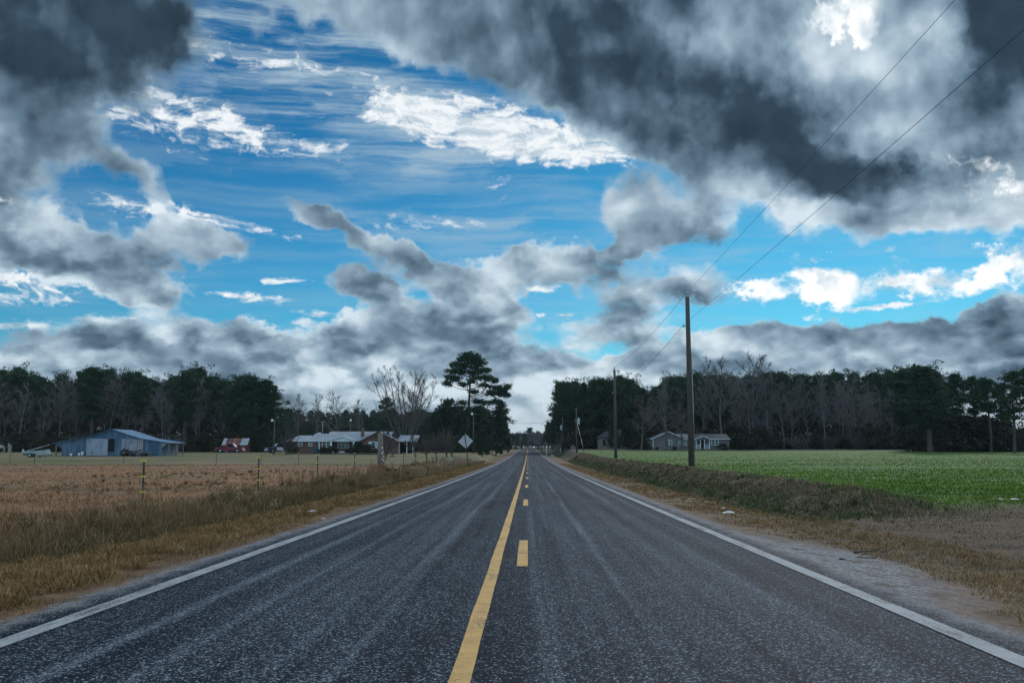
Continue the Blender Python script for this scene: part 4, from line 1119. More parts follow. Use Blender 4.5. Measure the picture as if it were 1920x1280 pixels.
for a, b_ in (((12.2, 2.06), (15.3, 3.68)), ((18.6, 2.06), (15.3, 3.68))): mb.obox((a[0], -2.03, a[1]), (b_[0], -2.03, b_[1]), .05, .18)
mb.build('bargeboard', M['brick'], house)
ch = MB().box((11.9, 1.4, 2.4), (12.4, 2.0, 4.20)).box((11.84, 1.34, 4.20), (12.46, 2.06, 4.32)).build('chimney', M['brick'], roof)
# carport
cr_ = slab(MB(), (-.4, 2.12), (Hd * .45, 3.16), 18.3, 21.6, .12).build('carport_roof', M['shingle'], house)
for x in (18.6, 19.9, 20.9): MB().box((x - .06, -.2, -.3), (x + .06, -.08, 2.08)).build('carport_post', M['white_trim'], house)
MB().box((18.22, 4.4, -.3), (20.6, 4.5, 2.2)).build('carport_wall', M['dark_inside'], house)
# blue bin at the brick wall
binx, biny = hx + 4.75, hy - .6
bn = thing('wheelie_bin', 'dark blue bin standing against the brick house wall', 'bin', (binx, biny, gz(binx, biny)))
MB().prism([(-.3, .02), (.3, .02), (.36, .85), (-.36, .85)], 'y', -.3, .3).build('body', M['blue_bin'], bn)
MB().box((-.40, -.34, .853), (.40, .34, .93)).build('lid', M['blue_bin'], bn)

# ------------------------------------------------------------------ taupe house across the green field
gx_, gy_, gz_ = at(1222.5, 182)
gh = thing('sided_house', 'low taupe sided house with white trimmed windows beyond the green field', 'house', (gx_, gy_, gz_ - .05), 0.0)
m = MB()
m.prism([(0, -.5), (0, 2.12), (2.85, 3.30), (5.0, 2.42), (5.0, -.5)], 'y', -1.2, -.003)
m.box((0, 0, -.5), (14.0, 7.5, 2.15))
m.build('wall', M['siding'], gh)
m = MB()
gable_roof(m, 4.4, 14.2, 0, 7.5, 2.20, 3.02, .1)
for a, b_ in (((-.4, 2.02), (2.85, 3.40)), ((5.6, 2.22), (2.85, 3.40))):
    (xa, za), (xb, zb) = a, b_
    m.raw([(xa, -1.5, za), (xb, -1.5, zb), (xb, 7.8, zb), (xa, 7.8, za), (xa, -1.5, za - .1), (xb, -1.5, zb - .1), (xb, 7.8, zb - .1), (xa, 7.8, za - .1)],
          [(0, 1, 2, 3), (7, 6, 5, 4), (0, 4, 5, 1), (2, 6, 7, 3), (0, 3, 7, 4), (1, 5, 6, 2)])
groof = m.build('roof', M['dark_shingle'], gh)
slab(MB(), (-.36, 2.20), (3.70, 3.05), 5.0, 7.4, .02).build('faded_roof_section', M['pale_shingle'], groof)
mb = MB()
for a, b_ in (((-.45, 1.96), (2.85, 3.35)), ((5.2, 2.34), (2.85, 3.35))): mb.obox((a[0], -1.53, a[1]), (b_[0], -1.53, b_[1]), .05, .14)
mb.build('bargeboard', M['white_trim'], gh)
MB().box((5.3, -.41, 1.98), (14.2, -.365, 2.10)).build('fascia', M['white_trim'], gh)
MB().box((-.02, -1.26, -.1), (.12, -1.204, 2.0)).build('corner_board', M['white_trim'], gh)
window(gh, 2.42, 3.5, 1.0, 1.86, -1.2, 2); window(gh, 4.75 - .1, 5.0 + .05, 1.15, 1.65, -1.2, 1, False, .06); window(gh, 5.65, 6.7, .92, 1.86, 0, 2)
window(gh, 10.75, 12.1, .98, 1.92, 0, 2)
# porch
m = MB()
for a, b_ in (((7.4, 2.00), (8.95, 2.62)), ((10.4, 2.00), (8.95, 2.62))):
    (xa, za), (xb, zb) = a, b_
    m.raw([(xa, -2.0, za), (xb, -2.0, zb), (xb, 2.2, zb), (xa, 2.2, za), (xa, -2.0, za - .1), (xb, -2.0, zb - .1), (xb, 2.2, zb - .1), (xa, 2.2, za - .1)],
          [(0, 1, 2, 3), (7, 6, 5, 4), (0, 4, 5, 1), (2, 6, 7, 3), (0, 3, 7, 4), (1, 5, 6, 2)])
gp = m.build('porch_roof', M['dark_shingle'], gh)
MB().prism([(7.65, 1.88), (7.65, 1.98), (8.95, 2.50), (10.2, 1.98), (10.2, 1.88)], 'y', -1.8, -1.72).build('gable_board', M['siding'], gp)
mb = MB()
for a, b_ in (((7.36, 1.94), (8.95, 2.57)), ((10.44, 1.94), (8.95, 2.57))): mb.obox((a[0], -2.03, a[1]), (b_[0], -2.03, b_[1]), .05, .12)
mb.build('bargeboard', M['white_trim'], gp)
for x in (7.72, 8.5, 9.22, 10.12): MB().box((x - .06, -1.84, .3), (x + .06, -1.72, 1.88)).build('porch_post', M['white_trim'], gh)
for a, b_ in ((7.78, 8.44), (9.28, 10.06)):
    mb = MB().box((a, -1.80, .92), (b_, -1.76, .98)).box((a, -1.80, .36), (b_, -1.76, .40))
    for k in range(6): mb.box((a + (b_ - a) * (k + .3) / 6, -1.79, .40), (a + (b_ - a) * (k + .3) / 6 + .03, -1.77, .92))
    mb.build('railing', M['white_trim'], gh)
MB().box((7.55, -1.9, -.5), (10.3, -.004, .30)).build('porch_floor', M['old_wall'], gh)
mb = MB()
for k in range(3): mb.box((8.55, -2.2 - .3 * k, -.5), (9.17, -1.905 - .3 * k, .2 - .17 * k))
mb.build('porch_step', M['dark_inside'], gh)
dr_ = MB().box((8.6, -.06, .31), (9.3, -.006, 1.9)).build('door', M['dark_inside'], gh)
ac = thing('heat_pump', 'dark heat pump box at the foot of the taupe house gable', 'heat pump', (gx_ + 3.85, gy_ - 1.75, gz_))
MB().box((-.3, -.3, -.1), (.3, .3, .62)).build('casing', M['dark_inside'], ac)
MB().tube([(0, 0, .62), (0, 0, .66)], .24, 14).build('fan_grille', M['rust_iron'], ac)

# old house half hidden under the trees by the road
ox, oy, oz = at(1122, 206)
oh = thing('old_house', 'derelict pale house hidden under dark trees left of the taupe house', 'house', (ox, oy, oz))
m = MB().box((0, 0, -.4), (7.4, 6, 2.5)); m.build('wall', M['old_wall'], oh)
m = MB()
m.raw([(-.4, -.4, 2.4), (7.8, -.4, 2.4), (7.8, 6.4, 2.4), (-.4, 6.4, 2.4), (2.6, 3, 4.1), (5.0, 3, 4.1)], [(0, 1, 5, 4), (1, 2, 5), (2, 3, 4, 5), (3, 0, 4), (0, 3, 2, 1)])
m.build('roof', M['dark_shingle'], oh)
for x0, x1 in ((.95, 1.5), (2.2, 2.75), (3.3, 4.6), (5.2, 6.2)): MB().box((x0, -.03, .2 if x1 - x0 > 1 else .7), (x1, -.003, 2.0)).build('window', M['dark_inside'], oh)
# little well house
wx, wy, wz_ = at(1071, 196)
wh = thing('well_house', 'tiny grey gabled well house at the far corner of the field', 'well house', (wx, wy, wz_ + .0))
MB().prism([(-.1, -.3), (-.1, .45), (.40, .85), (.9, .45), (.9, -.3)], 'y', 0, 1.2).build('wall', M['siding'], wh)
m = MB()
for a, b_ in (((-.2, .42), (.40, .93)), ((1.0, .42), (.40, .93))):
    (xa, za), (xb, zb) = a, b_
    m.raw([(xa, -.1, za), (xb, -.1, zb), (xb, 1.3, zb), (xa, 1.3, za), (xa, -.1, za - .05), (xb, -.1, zb - .05), (xb, 1.3, zb - .05), (xa, 1.3, za - .05)],
          [(0, 1, 2, 3), (7, 6, 5, 4), (0, 4, 5, 1), (2, 6, 7, 3), (0, 3, 7, 4), (1, 5, 6, 2)])
m.build('roof', M['pale_shingle'], wh)

# ------------------------------------------------------------------ utility poles and their wires
poles = []
def pole(px, dist, toppx, label, r=.15, lean=(0, 0), tfm=0, neutral=1.7, group='utility poles along the right of the road'):
    X, Y, Z = at(px, dist); H = top_h(toppx, dist, X, Y)
    o = thing('utility_pole', label, 'utility pole', (X, Y, Z), 0, group)
    MB().tube([(0, 0, -.5), (lean[0] * .5, lean[1] * .5, H * .5), (lean[0], lean[1], H)], [r * 1.15, r, r * .78], 14).build('shaft', M['pole_wood'], o)
    i = MB().tube([(lean[0], lean[1], H), (lean[0], lean[1], H + .12)], [.03, .03], 8).tube([(lean[0], lean[1], H + .12), (lean[0], lean[1], H + .17), (lean[0], lean[1], H + .24), (lean[0], lean[1], H + .30)], [.045, .075, .06, .035], 10).build('insulator', M['transformer'], o)
    n_ = MB().tube([(lean[0], lean[1], H - neutral), (lean[0] - r - .10, lean[1], H - neutral)], .03, 8).tube([(lean[0] - r - .1, lean[1], H - neutral - .06), (lean[0] - r - .1, lean[1], H - neutral + .07)], .05, 8).build('bracket', M['transformer'], o)
    if tfm:
        t_ = MB().tube([(lean[0] + tfm * .36, lean[1], H - 2.35), (lean[0] + tfm * .36, lean[1], H - 2.28), (lean[0] + tfm * .36, lean[1], H - 1.45), (lean[0] + tfm * .36, lean[1], H - 1.38)], [.18, .23, .23, .2], 16).build('transformer', M['transformer'], o)
        MB().tube([(lean[0] + tfm * .36, lean[1], H - 1.38), (lean[0] + tfm * .36, lean[1], H - 1.12)], [.05, .03], 8).build('bushing', M['transformer'], t_)
    p = Vector((X + lean[0], Y + lean[1], Z + H))
    poles.append((p + Vector((0, 0, .27)), p + Vector((-r - .1, 0, -neutral + .07)), p + Vector((tfm * .36, 0, -1.6)), o))
    return o
pole(1296, 57, 555, 'tallest wooden utility pole, at the edge of the green field', .15, (-.06, 0))
pole(1154.5, 108.5, 693, 'second wooden utility pole along the field edge', .15, (-.05, 0), neutral=2.55)
pole(1081.5, 163, 769, 'short utility pole with a transformer, beside its guy wire', .13, (-.06, 0), 1)
pole(1055, 215, 786, 'utility pole with a transformer before the dark roadside trees', .13, (.05, 0), -1)
guy = poles[2][3]
MB().tube([(0, -.1, 5.2), (.95, -6.0, -.3)], .018, 6).build('guy_wire', M['steel'], guy)
MB().tube([(.52, -3.25, 2.2), (.96, -6.05, -.35)], .05, 8).build('guy_guard', M['wire'], guy)
mb = MB().tube([(.2, -.06, 0), (.11, -.06, 6.5)], .018, 6); mb.build('ground_wire', M['steel'], poles[0][3])
for a in range(2):
    pX, pY, pZ = at(1052 + a * 5, 205); 
def span(name, a, b, sag, r, label, n=24, group='wires between the utility poles'):
    a, b = Vector(a), Vector(b)
    pts = [a.lerp(b, k / n) - Vector((0, 0, sag * 4 * (k / n) * (1 - k / n))) for k in range(n + 1)]
    return tag(MB().tube(pts, r, 5).build(name, M['wire'], None), label, 'wire', group)
near_top = Vector((8.77, 5.0, 10.35)); near_low = Vector((9.2, 5.0, 8.85))
span('power_line', near_top, poles[0][0], .10, .006, 'upper wire from the tallest pole to the top of the sky')
span('power_line', near_low, poles[0][1], .10, .007, 'lower wire from the tallest pole to the top right sky')
span('power_line', poles[0][0], poles[1][0], .45, .009, 'upper wire between the tallest pole and the second pole')
span('power_line', poles[0][1], poles[1][1], .5, .011, 'lower wire between the tallest pole and the second pole')
span('power_line', poles[1][0], poles[2][0], .5, .014, 'thin upper wire from the second pole to the transformer pole')
span('power_line', poles[1][1], poles[2][2], 1.1, .028, 'thick sagging cable from the second pole to the transformer')
span('power_line', poles[2][2], poles[3][2], 1.0, .025, 'sagging cable between the two transformer poles')
# roadside poles farther on, on both sides, and the line that crosses above the road
pl = pole(951.5, 300, 815, 'pale bare pole at the left of the road before the dark trees', .17, (.05, 0), group='poles by the far road', neutral=.5)
pr_ = pole(1016, 300, 815, 'pale bare pole at the right of the far road', .16, (.05, 0), group='poles by the far road', neutral=.5)
p5 = pole(931, 255, 793, 'dark slim pole among the roadside evergreens on the left', .12, group='poles by the far road', neutral=.6)
a = Vector(place(963, 270) + (0,)); b = Vector(place(1046, 232) + (0,))
span('cross_wire', (a.x, a.y, 1.1 + (838 - 793.5) / F * 270), (poles[3][0].x, poles[3][0].y, poles[3][0].z - .3), .35, .02, 'thin wire crossing high above the far road')

# yard lights
def yard_light(px, dist, toppx, label, arm, lit=False):
    X, Y, Z = at(px, dist); H = top_h(toppx, dist, X, Y)
    o = thing('yard_light', label, 'yard light', (X, Y, Z), 0, 'lamps on poles in the yards')
    MB().tube([(0, 0, -.4), (0, 0, H)], [.13, .09], 10).build('pole', M['pole_wood'], o)
    MB().tube([(0, 0, H - .35), (arm * .5, 0, H - .05), (arm, 0, H)], .03, 8).build('arm', M['steel'], o)
    lm = MB().tube([(arm, 0, H - .28), (arm, 0, H - .05), (arm, 0, H + .10)], [.20, .17, .06], 12).build('lamp', M['lamp_glass'], o)
    return o
yard_light(513.5, 160, 787, 'yard lamp pole between the red shed and the brick house', -.4)
yard_light(656, 181, 787, 'yard lamp pole rising behind the brick house roof', .05)
yl = yard_light(887.5, 170, 775, 'yard lamp pole in front of the great pine, lamp alight', -.25)
ant_x, ant_y, ant_z = at(604, 178)
an = thing('tv_antenna', 'television aerial on a mast behind the brick house', 'aerial', (ant_x, ant_y, ant_z))
MB().tube([(0, 0, 0), (0, 0, 5.6)], .035, 6).build('mast', M['steel'], an)
mb = MB().tube([(-.45, 0, 5.45), (.45, 0, 5.55)], .025, 6)
for k in range(5): mb.tube([(-.4 + .2 * k, -.35, 5.46 + .02 * k), (-.4 + .2 * k, .35, 5.46 + .02 * k)], .02, 5)
mb.build('boom', M['steel'], an)
ms_x, ms_y, ms_z = at(597.5, 166)
o = thing('basket_lamp', 'slim flat topped lamp post before the brick house wall', 'lamp post', (ms_x, ms_y, ms_z))
MB().tube([(0, 0, -.2), (0, 0, 3.35)], .035, 8).build('pole', M['steel'], o)
MB().tube([(0, 0, 3.35), (0, 0, 3.5)], [.3, .26], 12).build('lamp', M['lamp_glass'], o)

# ------------------------------------------------------------------ road sign seen from behind
sgx, sgy, sgz = at(879, 84)
sg = thing('road_sign', 'diamond road sign seen from behind, leaning on its thin post', 'road sign', (sgx, sgy, sgz), 0.04)
Hs = 2.95; lean = math.radians(7.0)
sg.rotation_euler = (0.02, -lean, .04)
MB().box((-.035, -.03, -.4), (.035, .03, Hs)).build('post', M['tpost'], sg)
h_ = .63
MB().prism([(0, -h_), (h_, 0), (0, h_), (-h_, 0)], 'y', .032, .040).build('panel', M['sign_back'], sg, (0.0, 0, Hs - .72)).rotation_euler = (0, math.radians(3), 0)
for dz_ in (-.3, .3): MB().tube([(0, -.045, Hs - .72 + dz_), (0, .045, Hs - .72 + dz_)], .018, 8).build('bolt', M['steel'], sg)

# mailbox and the small white things by the road
mx, my, mz = at(1024.5, 205)
mbx = thing('mailbox', 'white mailbox on a post at the right of the far road', 'mailbox', (mx, my, mz))
MB().box((-.06, -.06, -.3), (.06, .06, 1.05)).build('post', M['white_trim'], mbx)
MB().prism([(-.17, 1.05), (.17, 1.05), (.17, 1.2), (.10, 1.31), (0, 1.35), (-.10, 1.31), (-.17, 1.2)], 'y', -.55, .2).build('box', M['white_trim'], mbx)
MB().box((.175, -.2, 1.15), (.20, -.12, 1.38)).build('flag', M['red_car'], mbx)
mx, my, mz = at(1035.5, 190)
cv = thing('culvert_marker', 'low pale culvert end beside the mailbox drive', 'culvert', (mx, my, mz - .05))
MB().prism([(-.28, 0), (.28, 0), (.28, .22), (.14, .32), (-.14, .32), (-.28, .22)], 'y', -.5, .5).build('headwall', M['white_trim'], cv)
MB().tube([(0, -.52, .16), (0, -.5, .16)], .1, 12).build('pipe', M['dark_inside'], cv)
mx, my, mz = at(1054.5, 214)
o = thing('marker_post', 'short white marker post below the transformer pole', 'marker post', (mx - .4, my - .8, mz))
MB().tube([(0, 0, -.2), (0, 0, .9), (0, 0, .97)], [.07, .07, .03], 8).build('post', M['white_plastic'], o)
MB().tube([(0, 0, .70), (0, 0, .78)], .074, 8).build('band', M['tpost'], o)

# ------------------------------------------------------------------ fences
def tpost(parent, X, Y, H, ox_, oy_, oz_, rings, r=.024):
    z = gz(X, Y) - oz_
    p = MB().box((-.022, -.006, -.3), (.022, .006, H)).box((-.005, .0062, -.3), (.005, .035, H)).build('post', M['tpost'], parent, (X - ox_, Y - oy_, z))
    for k in rings: MB().box((-.085, -.028, H * k - .022), (.035, .042, H * k + .022)).build('insulator', M['yellow_plastic'], p)
    return p
fp = [at(271, 24.3), at(486, 33.5), at(596, 47), at(665.5, 59)]
fx, fy, fz = fp[0]
rf_ = thing('roadside_fence', 'thin wire fence on dark steel posts along the ditch', 'fence', (fx, fy, fz))
for k, (X, Y, Z) in enumerate(fp):
    tpost(rf_, X, Y, 1.12, fx, fy, fz, (.99, .66, .33) if k < 2 else (.99, .66))
cpx, cpy, cpz = at(713, 73)
line_pts = [(-10.5, 5.0, gz(-10.5, 5.0))] + fp + [(cpx, cpy, cpz)]
for hgt in (1.10, .74, .37):
    pts = []
    for (a, b) in zip(line_pts[:-1], line_pts[1:]):
        for k in range(5):
            t = k / 5; pts.append((a[0] + (b[0] - a[0]) * t - fx - .05, a[1] + (b[1] - a[1]) * t - fy, a[2] + (b[2] - a[2]) * t - fz + hgt - .05 * 4 * t * (1 - t)))
    MB().tube(pts, .0025, 4).build('wire', M['fence_wire'], rf_)
for k, (px, d_, r_, H_, lab) in enumerate(((713.5, 73, .19, 2.48, 'stout grey fence corner post, the taller of the pair'), (718.5, 74.2, .15, 1.95, 'shorter grey corner post leaning beside the taller one'))):
    X, Y, Z = at(px, d_)
    o = thing('corner_post', lab, 'fence post', (X, Y, Z), 0, 'old wooden fence corner posts')
    ln = (-.04, -.22)[k]
    MB().tube([(0.0, 0, -.4), (ln * .5, 0, H_ * .5), (ln, 0, H_)], [r_ * 1.15, r_, r_ * .92], 12).build('shaft', M['post_wood'], o)
    for q in (.30, .52, .72): MB().tube([(ln * q + r_ * .8, -r_ * .7, H_ * q * .8), (ln * q + r_ * 1.05, -r_ * 1.0, H_ * q * .8)], .055, 8).build('insulator', M['white_plastic'], o)
# brace post near the sign
X, Y, Z = at(853.5, 88)
o = thing('brace_post', 'grey fence end post with a slanting brace near the road sign', 'fence post', (X, Y, Z))
MB().tube([(0, 0, -.3), (0.02, 0, 1.32)], [.10, .09], 10).build('post', M['post_wood'], o)
MB().tube([(-.95, .1, .12), (-.09, 0, .98)], [.075, .07], 8).build('brace', M['post_wood'], o)
# yard fence running left from the corner
yf_px = [(20, 92), (66, 91), (233, 90), (406, 89), (490, 88), (560, 87), (757, 86), (780, 88), (818, 88)]
Xa, Ya, Za = at(yf_px[0][0], yf_px[0][1])
yf = thing('yard_fence', 'low wire fence crossing behind the tan field before the yards', 'fence', (Xa, Ya, Za))
ypts = []
for px, d_ in yf_px:
    X, Y, Z = at(px, d_); tpost(yf, X, Y, 1.0, Xa, Ya, Za, (.97,)); ypts.append((X - Xa, Y - Ya, Z - Za))
X, Y, Z = at(853, 88); ypts.append((X - Xa, Y - Ya, Z - Za))
for hgt in (.95, .6, .28): MB().tube([(p[0], p[1] - .02, p[2] + hgt) for p in ypts], .008, 4).build('wire', M['fence_wire'], yf)

# litter on the verges
def litter(px, dist, s, label, seed):
    g = np.random.default_rng(seed); X, Y = place(px, dist)
    v = []; f = []
    n = 9
    for i in range(n):
        for j in range(n):
            a, b = i / (n - 1) - .5, j / (n - 1) - .5
            v.append((a * s * 1.6 + g.normal(0, s * .05), b * s + g.normal(0, s * .05), s * .35 * math.exp(-(a * a + b * b) * 9) * g.uniform(.3, 1) + .012))
    for i in range(n - 1):
        for j in range(n - 1): f.append((i * n + j, (i + 1) * n + j, (i + 1) * n + j + 1, i * n + j + 1))
    o = MB().raw(v, f).build('litter', M['white_plastic'], None, (X, Y, gz(X, Y) + .03))
    o.modifiers.new('thick', 'SOLIDIFY').thickness = .004
    tag(o, label, 'litter', 'scraps of white litter on the verges')
litter(590, 20.5, .13, 'crumpled white plastic bag on the left verge', 1)
litter(609, 17.6, .04, 'small white scrap near the left pavement edge', 2)
litter(1363, 20.3, .15, 'flat white scrap on the right verge below the bank', 3)
litter(1353.5, 22.3, .05, 'little white scrap just above the flat one on the right verge', 4)
for k, (px, d_, s_) in enumerate(((1897, 21.5, .10), (1872, 21.8, .06))):
    litter(px, d_, s_, ('pale stone at the right edge of the field entrance', 'smaller pale stone left of the bigger one in the field entrance')[k], 9 + k)

# fallen sticks by the gravel
for k, (px, d_, L_) in enumerate(((1600, 11.4, .28), (1625, 12.3, .25))):
    X, Y = place(px, d_)
    g = np.random.default_rng(40 + k)
    v, q = tube_arrays([crooked(g, (-.2, 0, .02), (1, .1 * k, .02), L_, .014, .006, 6, .25)] + [crooked(g, (0.05 * j, 0, .03), (1, g.normal(0, .5), .06), L_ * .45, .008, .004, 4, .3) for j in range(4)], 5)
    o = np_mesh('fallen_branch', v, q, None, M['bark_dark']); o.location = (X, Y, gz(X, Y))
    tag(o, ('dark fallen branch at the gravel edge, the nearer one', 'dark fallen branch behind the nearer one at the gravel edge')[k], 'branch', 'fallen branches at the gravel')

# ------------------------------------------------------------------ planting
pines = [Kind('pine_tree', make_pine(100 + k, 18.0, cb, sp, nb, cl), 18.0) for k, (cb, sp, nb, cl) in enumerate(((.42, 3.1, 44, .85), (.50, 2.7, 40, .8), (.34, 3.4, 52, .9), (.55, 3.3, 38, .9), (.28, 3.3, 56, .85)))]
bares = [Kind('bare_tree', make_bare(200 + k, 15.0, sp, .14, nl, 7, .022, fz), 15.0) for k, (sp, nl, fz) in enumerate(((.26, 20, .30), (.22, 22, .35), (.32, 18, .25), (.28, 22, .22)))]
cedars = [Kind('evergreen_tree', make_bushy(300 + k, 8.0, w_, 'cedar', 46, 90, .17, .5), 8.0) for k, w_ in enumerate((2.4, 3.0))]
bushes = [Kind('bush', make_bushy(320 + k, 1.6, 1.3, 'brush', 46, 36, .085, .35, .04, low=.15), 1.6) for k in range(3)]
shrubs = [Kind('leafless_shrub', make_brush(340 + k, 2.6, 2.2, 60, 'grey' if k else 'dark'), 2.6) for k in range(2)]

def wood(pxs, dists, tops, ids, label_p, label_b, group_p, group_b, p_bare, jitter=10, px_jit=10, bare_drop=22, kinds=None):
    """rows of trees; how tall each is comes from the skyline of that wood"""
    for r_, dist in enumerate(dists):
        x0, x1, st = pxs
        px = x0 + rng.uniform(0, st)
        while px < x1:
            d_ = dist + rng.uniform(-4, 4); X, Y = place(px, d_)
            tp = float(np.interp(px, [t[0] for t in tops], [t[1] for t in tops])) + rng.uniform(-7, 1) + 1 + (rng.uniform(4, 34) if rng.uniform() < .5 else rng.uniform(0, 6)) * jitter / 10
            ok = abs(X) > 7.5
            if ok:
                pb = (p_bare if np.isscalar(p_bare) else float(np.interp(px, *p_bare))) * (1.35, .85, .35, 0, 0, 0, 0)[r_]
                if rng.uniform() < pb:
                    h = top_h(tp + rng.uniform(-8, bare_drop), d_, X, Y)
                    bares[int(rng.integers(0, 4))].plant(X, Y, h, label_b, 'tree', group_b, None, rng.uniform(.9, 1.25))
                else:
                    h = top_h(tp, d_, X, Y)
                    kk = kinds or ((0, 1, 3) if r_ < 2 else ((0, 1, 3, 2) if r_ < 3 else (2, 4, 4)))
                    pines[kk[int(rng.integers(0, len(kk)))]].plant(X, Y, h, label_p, 'tree', group_p, None, rng.uniform(.95, 1.35))
            px += st * rng.uniform(.75, 1.3)

# left wood behind the barn
topsL = [(-80, 695), (0, 692), (35, 692), (60, 700), (85, 715), (125, 694), (150, 700), (170, 692), (215, 690), (250, 700), (300, 714), (345, 698), (365, 690), (385, 708), (420, 712), (440, 706), (465, 702), (500, 708), (525, 730)]
wood((-110, 505, 33), (216, 229, 243, 258, 275, 292), topsL, None, 'tall dark pine of the left wood behind the blue barn', 'bare grey tree of the left wood behind the blue barn',
     'pines of the left wood', 'bare trees of the left wood', ([0, 60, 150, 200, 260, 330, 380, 430, 440, 520], [.4, .45, .6, .35, .5, .6, .7, .5, .12, .1]))
# right wood behind the taupe house
topsR = [(1030, 745), (1048, 722), (1065, 712), (1100, 714), (1130, 708), (1160, 706), (1190, 714), (1215, 738), (1240, 722), (1262, 706), (1300, 705), (1340, 700), (1380, 704), (1420, 700), (1470, 698), (1500, 702), (1550, 704), (1590, 692), (1620, 704), (1660, 702), (1710, 690), (1750, 692), (1765, 705), (1800, 702)]
wood((1215, 1770, 30), (204, 218, 233, 250, 267, 284), topsR, None, 'dark pine of the wood behind the taupe house', 'bare grey tree of the wood behind the taupe house',
     'pines of the right wood', 'bare trees of the right wood', ([1200, 1240, 1300, 1380, 1460, 1540, 1640, 1700, 1760], [.3, .5, .3, .55, .6, .7, .65, .35, .1]))
# big evergreens by the road on the right
wood((1044, 1225, 22), (226, 240, 256, 274), topsR, None, 'dark roadside pine on the right before the far bend', 'bare tree among the dark roadside pines on the right',
     'pines beside the road on the right', 'bare trees beside the road on the right', .10, kinds=(2, 4, 4))
# far wood across the open gap behind the brick house
wood((520, 850, 13), (440, 458, 476), [(500, 772), (600, 772), (700, 770), (850, 768)], None, 'small far pine in the distant wood behind the brick house', 'far bare tree in the distant wood',
     'pines of the distant wood', 'bare trees of the distant wood', .0, 8, kinds=(2, 4, 0))
# both sides of the road, dwindling to the bend
for side, k_ in ((-1, 0), (1, 1)):
    for Yd in np.arange(272, 420, 9.0):
        for off in (9.5, 15.5, 22.5):
            X = side * (off + rng.uniform(-1.5, 1.5)); d_ = Yd + rng.uniform(-4, 4)
            h = (13.0 if side < 0 else 14.0) * rng.uniform(.75, 1.1) * (1.0 if off > 10 else .8)
            if side < 0 and Yd < 300: h *= .9
            if rng.uniform() < .22: bares[int(rng.integers(0, 4))].plant(X, d_, h * .85, ('leafless tree lining the far road on its left side', 'leafless tree lining the far road on its right side')[k_], 'tree', 'bare trees lining the far road')
            else: pines[(2, 4)[int(rng.integers(0, 2))]].plant(X, d_, h, ('pine lining the far road on its left side', 'pine lining the far road on its right side')[k_], 'tree', 'pines lining the far road')
# trees closing the view where the road bends
for px, tp, kind_ in ((962, 822, 1), (970, 812, 0), (977, 806, 1), (983, 812, 2), (989, 806, 1), (993, 801, 3), (997, 803, 1), (1004, 812, 1), (1009, 807, 0), (1014, 808, 1), (1022, 812, 3), (1030, 815, 1), (1038, 812, 1)):
    X, Y = place(px, 640 + rng.uniform(-15, 25)); h = top_h(tp, 640, X, Y)
    if kind_ == 1: bares[int(rng.integers(0, 4))].plant(X, Y, h, 'hazy leafless tree closing the view at the road bend', 'tree', 'leafless trees at the road bend', None, 1.7)
    else: pines[kind_].plant(X, Y, h, 'hazy pine closing the view at the road bend', 'tree', 'pines at the road bend', None, 1.2)
for px in np.arange(950, 1050, 6.0):
    X, Y = place(px, 668 + rng.uniform(-8, 8)); pines[4].plant(X, Y, 11.5, 'hazy pine closing the view at the road bend', 'tree', 'pines at the road bend', None, 1.5)

# single trees
def single(kind, px, dist, toppx, label, cat='tree', group=None, sx=1.0, rot=None):
    X, Y = place(px, dist)
    return kind.plant(X, Y, top_h(toppx, dist, X, Y), label, cat, group, rot, sx)
